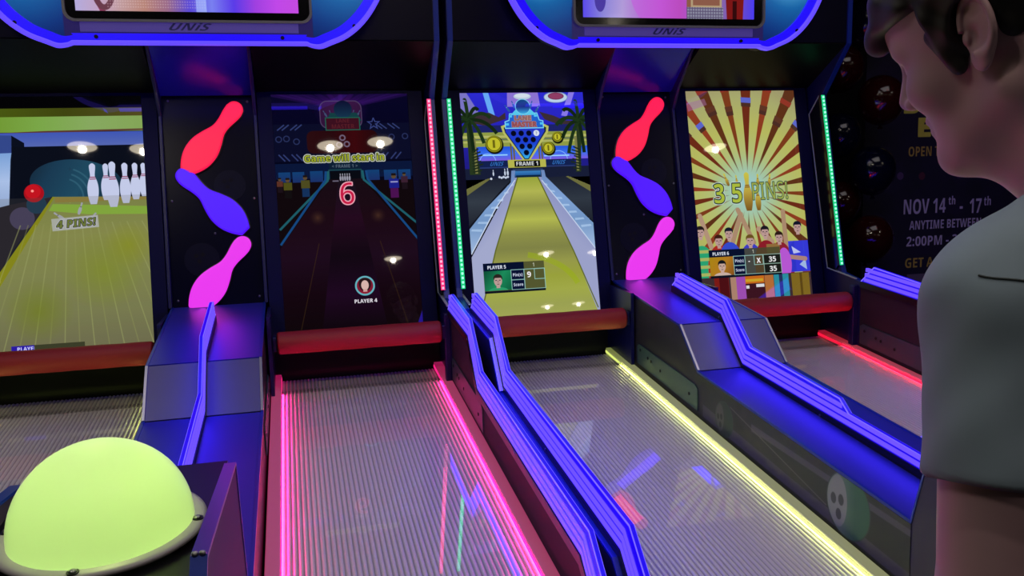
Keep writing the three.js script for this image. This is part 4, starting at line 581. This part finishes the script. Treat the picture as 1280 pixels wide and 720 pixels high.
// ---------------------------------------------------------------- the man at the right
{
  const V = (x, y, z) => new THREE.Vector3(x, y, z);
  const smin = (a, b, k) => { const h = Math.max(k - Math.abs(a - b), 0) / k; return Math.min(a, b) - h * h * k * 0.25; };
  const smax = (a, b, k) => -smin(-a, -b, k);
  const cap = (p, a, b, ra, rb) => { const bx = b[0] - a[0], by = b[1] - a[1], bz = b[2] - a[2], px = p[0] - a[0], py = p[1] - a[1], pz = p[2] - a[2], t = Math.min(1, Math.max(0, (px * bx + py * by + pz * bz) / (bx * bx + by * by + bz * bz))); return Math.hypot(px - bx * t, py - by * t, pz - bz * t) - (ra + (rb - ra) * t); };
  const ell = (p, c, r) => { const x = (p[0] - c[0]) / r[0], y = (p[1] - c[1]) / r[1], z = (p[2] - c[2]) / r[2], k = Math.hypot(x, y, z), g = Math.hypot(x / r[0], y / r[1], z / r[2]); return g < 1e-6 ? -Math.min(...r) : k * (k - 1) / g; };
  function solid(f, lo, hi, res) {
    const mc = new MarchingCubes(res, new THREE.MeshBasicMaterial(), false, false, 600000); mc.isolation = 0;
    const c = lo.map((v, i) => (v + hi[i]) / 2), h = lo.map((v, i) => (hi[i] - v) / 2), q = [0, 0, 0];
    for (let k = 0; k < res; k++) for (let j = 0; j < res; j++) for (let i = 0; i < res; i++) { q[0] = c[0] + h[0] * (i - res / 2) / (res / 2); q[1] = c[1] + h[1] * (j - res / 2) / (res / 2); q[2] = c[2] + h[2] * (k - res / 2) / (res / 2); mc.field[i + j * res + k * res * res] = -f(q); }
    mc.update();
    const g = new THREE.BufferGeometry(); g.setAttribute('position', new THREE.BufferAttribute(mc.positionArray.slice(0, mc.count * 3), 3)); g.setAttribute('normal', new THREE.BufferAttribute(mc.normalArray.slice(0, mc.count * 3), 3));
    const p = g.attributes.position, n = g.attributes.normal;
    for (let i = 0; i < p.count; i++) { p.setXYZ(i, c[0] + h[0] * p.getX(i), c[1] + h[1] * p.getY(i), c[2] + h[2] * p.getZ(i)); const v = V(n.getX(i) / h[0], n.getY(i) / h[1], n.getZ(i) / h[2]).normalize(); n.setXYZ(i, v.x, v.y, v.z); }
    return g;
  }
  const man = thing('person', 'man in a grey green t-shirt bending his head to look down, at the right edge', 'person', [1.03, 0, 2.95]);
  const off = [-1.03, 0, -2.95];
  // head frame: F forward, U up, L the man's left; origin between the ears
  const O = V(0.9552, 1.6788, 2.918), F = V(-0.3326, -0.3746, -0.8675), U = V(-0.2791, 0.9158, -0.2901), Lf = V(-0.9031, -0.145, 0.4091);
  const headM = new THREE.Matrix4().makeBasis(F.clone().multiplyScalar(0.94), U.clone().multiplyScalar(0.955), Lf).setPosition(O);
  const s_ = (p) => [p[0], p[1], Math.abs(p[2])];
  const cranium = (p, e = 0) => smin(ell(p, [-0.012, 0.058, 0], [0.1 + e, 0.088 + e, 0.078 + e]), ell(p, [0.025, 0.045, 0], [0.082 + e, 0.075 + e, 0.07 + e]), 0.03);
  const head = (p) => {
    const q = s_(p);
    let d = cranium(p);
    d = smin(d, ell(p, [0.048, -0.03, 0], [0.052, 0.075, 0.058]), 0.03);             // face block
    d = smin(d, cap(q, [-0.005, -0.055, 0.05], [0.082, -0.098, 0.018], 0.017, 0.016), 0.025);   // jaw
    d = smin(d, ell(p, [0.09, -0.098, 0], [0.02, 0.018, 0.024]), 0.02);                // chin
    d = smin(d, ell(q, [0.066, -0.022, 0.044], [0.026, 0.022, 0.02]), 0.02);           // cheek
    d = smin(d, cap(q, [0.092, 0.028, 0.008], [0.078, 0.026, 0.045], 0.009, 0.009), 0.014);   // brow
    d = smax(d, -ell(q, [0.102, 0.006, 0.033], [0.017, 0.013, 0.02]), 0.012);          // eye socket
    d = smin(d, ell(q, [0.078, 0.006, 0.032], [0.013, 0.011, 0.014]), 0.006);          // closed lid
    d = smin(d, cap(p, [0.096, 0.022, 0], [0.119, -0.018, 0], 0.008, 0.0105), 0.012);  // nose ridge
    d = smin(d, ell(q, [0.108, -0.024, 0.011], [0.011, 0.008, 0.0085]), 0.007);        // nostril wing
    d = smax(d, -ell(q, [0.11, -0.032, 0.0075], [0.005, 0.006, 0.0035]), 0.003);
    d = smin(d, ell(p, [0.094, -0.05, 0], [0.013, 0.007, 0.024]), 0.008);              // lips
    d = smin(d, ell(p, [0.092, -0.063, 0], [0.014, 0.008, 0.021]), 0.007);
    d = smax(d, -ell(p, [0.11, -0.0565, 0], [0.01, 0.0014, 0.022]), 0.003);
    d = smin(d, cap(p, [0.055, -0.082, 0.006], [0.02, -0.135, -0.012], 0.03, 0.046), 0.035);   // throat under the bent chin
    return smin(d, cap(p, [-0.02, -0.02, 0], [-0.035, -0.11, 0], 0.058, 0.054), 0.04);
  };
  const earTilt = 0.22, ce = Math.cos(earTilt), se = Math.sin(earTilt);
  const ear = (p) => {                                                                // left ear in its own plane: x forward, y up, z outward
    const x0 = p[0] + 0.012, y0 = p[1] - 0.004, x = x0 * ce + y0 * se, y = -x0 * se + y0 * ce, z = p[2] - 0.079 - x * -0.35;
    let d = ell([x, y, z], [-0.002, 0.002, 0], [0.019, 0.033, 0.0055]);
    d = smin(d, ell([x, y, z], [0.001, -0.027, 0.001], [0.0105, 0.012, 0.0055]), 0.006);   // lobe
    const rim = Math.hypot(x / 0.0175 + 0.1, (y - 0.005) / 0.028), ang = Math.atan2(y - 0.005, x); const on = Math.hypot((rim - 1) * 0.021, z - 0.005) - 0.0036;
    if (!(ang > -1.35 && ang < -0.25)) d = smin(d, on, 0.004);
    d = smax(d, -ell([x, y, z], [0.004, -0.005, 0.008], [0.0085, 0.0125, 0.0085]), 0.004);   // concha
    d = smax(d, -ell([x, y, z], [-0.001, 0.018, 0.006], [0.008, 0.006, 0.0035]), 0.003);
    d = smin(d, ell([x, y, z], [0.012, -0.006, 0.003], [0.004, 0.006, 0.004]), 0.004);     // tragus
    return d;
  };
  const mirrorEar = (p) => ear([p[0], p[1], -p[2]]);
  const headGeo = solid(head, [-0.135, -0.2, -0.1], [0.15, 0.17, 0.1], 112);
  const earL = solid(ear, [-0.05, -0.05, 0.055], [0.03, 0.05, 0.105], 64), earR = solid(mirrorEar, [-0.05, -0.05, -0.105], [0.03, 0.05, -0.055], 40);
  const toHead = (g) => {                                                              // the head frame is left handed, so turn the triangles round
    g.applyMatrix4(headM).translate(...off);
    for (const k of ['position', 'normal']) { const a = g.attributes[k].array; for (let i = 0; i < a.length; i += 9) for (let j = 3; j < 6; j++) { const t = a[i + j]; a[i + j] = a[i + j + 3]; a[i + j + 3] = t; } }
    return g;
  };
  for (const g of [headGeo, earL, earR]) toHead(g);
  // body in the hall's axes
  const hb = [-0.105, -0.9945], lb = [-0.9945, 0.105];                                // body forward and left, in x and z
  const base = [1.041, 0, 2.996];
  const B = (f, y, l) => [base[0] + hb[0] * f + lb[0] * l, y, base[2] + hb[1] * f + lb[1] * l];
  const SL = [0.877, 1.437, 3.013], EL = [0.849, 1.165, 3.053], WL = [0.838, 0.925, 3.01], SR = B(0, 1.437, -0.165), ER = B(-0.02, 1.165, -0.215), WR = B(0.1, 0.95, -0.21);
  const neckTop = headM.clone().multiply(new THREE.Matrix4().makeTranslation(-0.04, -0.06, 0)); const NT = V(0, 0, 0).applyMatrix4(neckTop).toArray();
  const torso = (p, e) => {
    let d = cap(p, B(0.0, 1.46, 0.08), B(0.0, 1.46, -0.08), 0.06 + e, 0.06 + e);
    d = smin(d, cap(p, B(0.0, 1.33, 0.045), B(0.0, 1.33, -0.06), 0.098 + e, 0.098 + e), 0.06);
    d = smin(d, cap(p, B(0.0, 1.12, 0.03), B(0.0, 1.12, -0.06), 0.095 + e, 0.095 + e), 0.08);
    return smin(d, cap(p, B(0.0, 0.95, 0.03), B(0.0, 0.95, -0.07), 0.096 + e, 0.096 + e), 0.08);
  };
  const arms = (p, e) => Math.min(smin(cap(p, SL, EL, 0.05 + e, 0.0475 + e), cap(p, EL, WL, 0.043 + e, 0.027 + e), 0.02), smin(cap(p, SR, ER, 0.056 + e, 0.046 + e), cap(p, ER, WR, 0.043 + e, 0.027 + e), 0.02));
  const skin = (p) => {
    let d = smin(torso(p, 0), arms(p, 0), 0.05);
    d = smin(d, cap(p, B(-0.01, 1.47, 0), NT, 0.064, 0.054), 0.05);
    for (const l of [0.07, -0.11]) { d = smin(d, cap(p, B(0, 0.93, l), B(0.02, 0.5, l), 0.09, 0.062), 0.04); d = smin(d, cap(p, B(0.02, 0.5, l), B(-0.01, 0.08, l), 0.06, 0.042), 0.02); d = smin(d, cap(p, B(-0.03, 0.05, l), B(0.13, 0.035, l), 0.04, 0.032), 0.02); }
    return d;
  };
  const bodyGeo = solid(skin, [0.74, -0.02, 2.72], [1.36, 1.66, 3.2], 132).translate(...off);
  const hand = (W, dir) => {                                                           // palm and five fingers, relaxed
    const wx = V(...W), f = V(...dir).normalize(), sid = V(lb[0], 0, lb[1]), dn = V().crossVectors(f, sid).normalize();
    const P = (a, b, c) => wx.clone().addScaledVector(f, a).addScaledVector(sid, b).addScaledVector(dn, c).toArray();
    const fn = (p) => {
      let d = smin(cap(p, P(0.01, -0.018, 0), P(0.075, -0.026, 0), 0.019, 0.014), cap(p, P(0.01, 0.018, 0), P(0.075, 0.026, 0), 0.019, 0.013), 0.03);
      [[-0.03, 0.066], [-0.01, 0.074], [0.011, 0.069], [0.03, 0.054]].forEach(([b, l]) => { const k = P(0.082, b, 0), m = P(0.082 + l * 0.5, b * 1.05, 0.008), e = P(0.082 + l * 0.85, b * 1.05, 0.03); d = smin(d, Math.min(cap(p, k, m, 0.0095, 0.0085), cap(p, m, e, 0.0085, 0.007)), 0.008); });
      const t0 = P(0.02, -0.03, 0.008), t1 = P(0.05, -0.05, 0.018), t2 = P(0.075, -0.05, 0.028); return smin(d, Math.min(cap(p, t0, t1, 0.012, 0.01), cap(p, t1, t2, 0.01, 0.008)), 0.012);
    };
    const c = P(0.08, 0, 0); return solid(fn, c.map((v) => v - 0.12), c.map((v) => v + 0.12), 72).translate(...off);
  };
  const hl = hand(WL, [hb[0] * 0.3, -1, hb[1] * 0.3]), hr = hand(WR, [hb[0], -0.6, hb[1]]);
  part('body', merge([bodyGeo, headGeo, earL, earR, hl, hr]), phys(0xa0808a, 0.55, { sheen: 0.1 }), man);
  // hair: a cap over the skull, down to the temples and nape, with a fringe over the forehead
  const hair = (p) => {
    const q = s_(p); let d = cranium(p, 0.012 + 0.003 * Math.sin(p[0] * 160 + p[2] * 70) * Math.sin(p[1] * 130));
    const line = Math.max(0.045 - 0.2 * (q[0] - 0.02), -0.055 + (q[0] + 0.05) * 0.9);
    d = smax(d, -(p[1] - (q[0] > 0.03 ? 0.052 : q[0] > 0.005 ? -0.012 : -0.03 + (q[0] + 0.1) * 0.1)), 0.012);
    d = smin(d, cap(p, [0.09, 0.075, -0.04], [0.108, 0.05, 0.03], 0.017, 0.014), 0.015);
    d = smin(d, cap(q, [0.03, 0.02, 0.07], [0.022, -0.018, 0.069], 0.011, 0.008), 0.012);   // sideburn
    d = smax(d, -ell(q, [-0.012, 0.0, 0.086], [0.022, 0.036, 0.022]), 0.006); return d;
  };
  part('hair', toHead(solid(hair, [-0.14, -0.08, -0.11], [0.14, 0.18, 0.11], 96)), std(0x0d0a0b, 0.6), man);
  // t-shirt: loose shell round torso and upper arms, with folds, open at neck, hem and sleeves
  const along = (p, a, b) => { const d = [b[0] - a[0], b[1] - a[1], b[2] - a[2]], l = Math.hypot(...d); return ((p[0] - a[0]) * d[0] + (p[1] - a[1]) * d[1] + (p[2] - a[2]) * d[2]) / l; };
  const shirt = (p) => {
    const fold = 0.0016 * Math.sin(p[1] * 38 + p[0] * 45 - p[2] * 22 + 2 * Math.sin(p[1] * 11 + p[2] * 9)) + 0.0006 * Math.sin(p[1] * 70 - p[2] * 95);
    const tor = smax(torso(p, 0.018), 0.86 - p[1], 0.008);
    const sl = smax(cap(p, SL, EL, 0.0645, 0.0615), along(p, SL, EL) - 0.158, 0.004), sr = smax(cap(p, SR, ER, 0.067, 0.062), along(p, SR, ER) - 0.16, 0.004);
    let d = smin(tor, Math.min(sl, sr), 0.035);
    d = smin(d, smax(cap(p, B(-0.02, 1.49, 0.075), SL, 0.05, 0.05), p[1] - 1.52, 0.01), 0.03);
    return Math.max(d + fold, -cap(p, B(0.0, 1.52, 0), NT, 0.06, 0.066));
  };
  const sh = part('t_shirt', solid(shirt, [0.76, 0.8, 2.8], [1.34, 1.62, 3.2], 132).translate(...off), std(0x77889a, 0.85), man);
  const onShirt = (q) => { q = [...q]; for (let i = 0; i < 30; i++) { const d = shirt(q) - 0.0006, e = 1e-3, n = [0, 1, 2].map((k) => { const a = [...q]; a[k] += e; return (shirt(a) - shirt(q)) / e; }), l = Math.hypot(...n) || 1; q = q.map((v, k) => v - n[k] / l * d * 0.8); } return V(q[0] + off[0], q[1], q[2] + off[2]); };
  const seam = (a, b, c) => { const pts = []; for (let i = 0; i <= 14; i++) { const t = i / 14; pts.push(onShirt(a.map((v, k) => v * (1 - t) * (1 - t) + 2 * c[k] * t * (1 - t) + b[k] * t * t))); } part('seam', new THREE.TubeGeometry(new THREE.CatmullRomCurve3(pts), 40, 0.0009, 6), std(0x363d42, 0.9), man); };
  seam([0.803, 1.479, 3.056], [0.86, 1.455, 3.066], [0.826, 1.468, 3.066]);
  const trousers = (p) => { let d = 1; for (const l of [0.07, -0.11]) { d = Math.min(d, smin(cap(p, B(0, 0.93, l), B(0.02, 0.5, l), 0.102, 0.08), cap(p, B(0.02, 0.5, l), B(-0.01, 0.09, l), 0.08, 0.066), 0.03)); } d = smin(d, cap(p, B(0, 0.94, 0.03), B(0, 0.94, -0.07), 0.105, 0.105), 0.05); return Math.max(d, p[1] - 0.99); };
  part('trousers', solid(trousers, [0.8, 0.0, 2.75], [1.3, 1.06, 3.2], 80).translate(...off), std(0x14161c, 0.8), man);
  const shoes = (p) => { let d = 1; for (const l of [0.07, -0.11]) d = Math.min(d, cap(p, B(-0.05, 0.05, l), B(0.15, 0.042, l), 0.05, 0.042)); return Math.max(d, 0.0 - p[1]); };
  part('shoes', solid(shoes, [0.8, -0.03, 2.75], [1.3, 0.14, 3.2], 64).translate(...off), std(0x0c0c0e, 0.6), man);
}

scene.traverse((o) => { if (o.isSpotLight || o.isPointLight) o.castShadow = true; });
renderer.render(scene, camera);
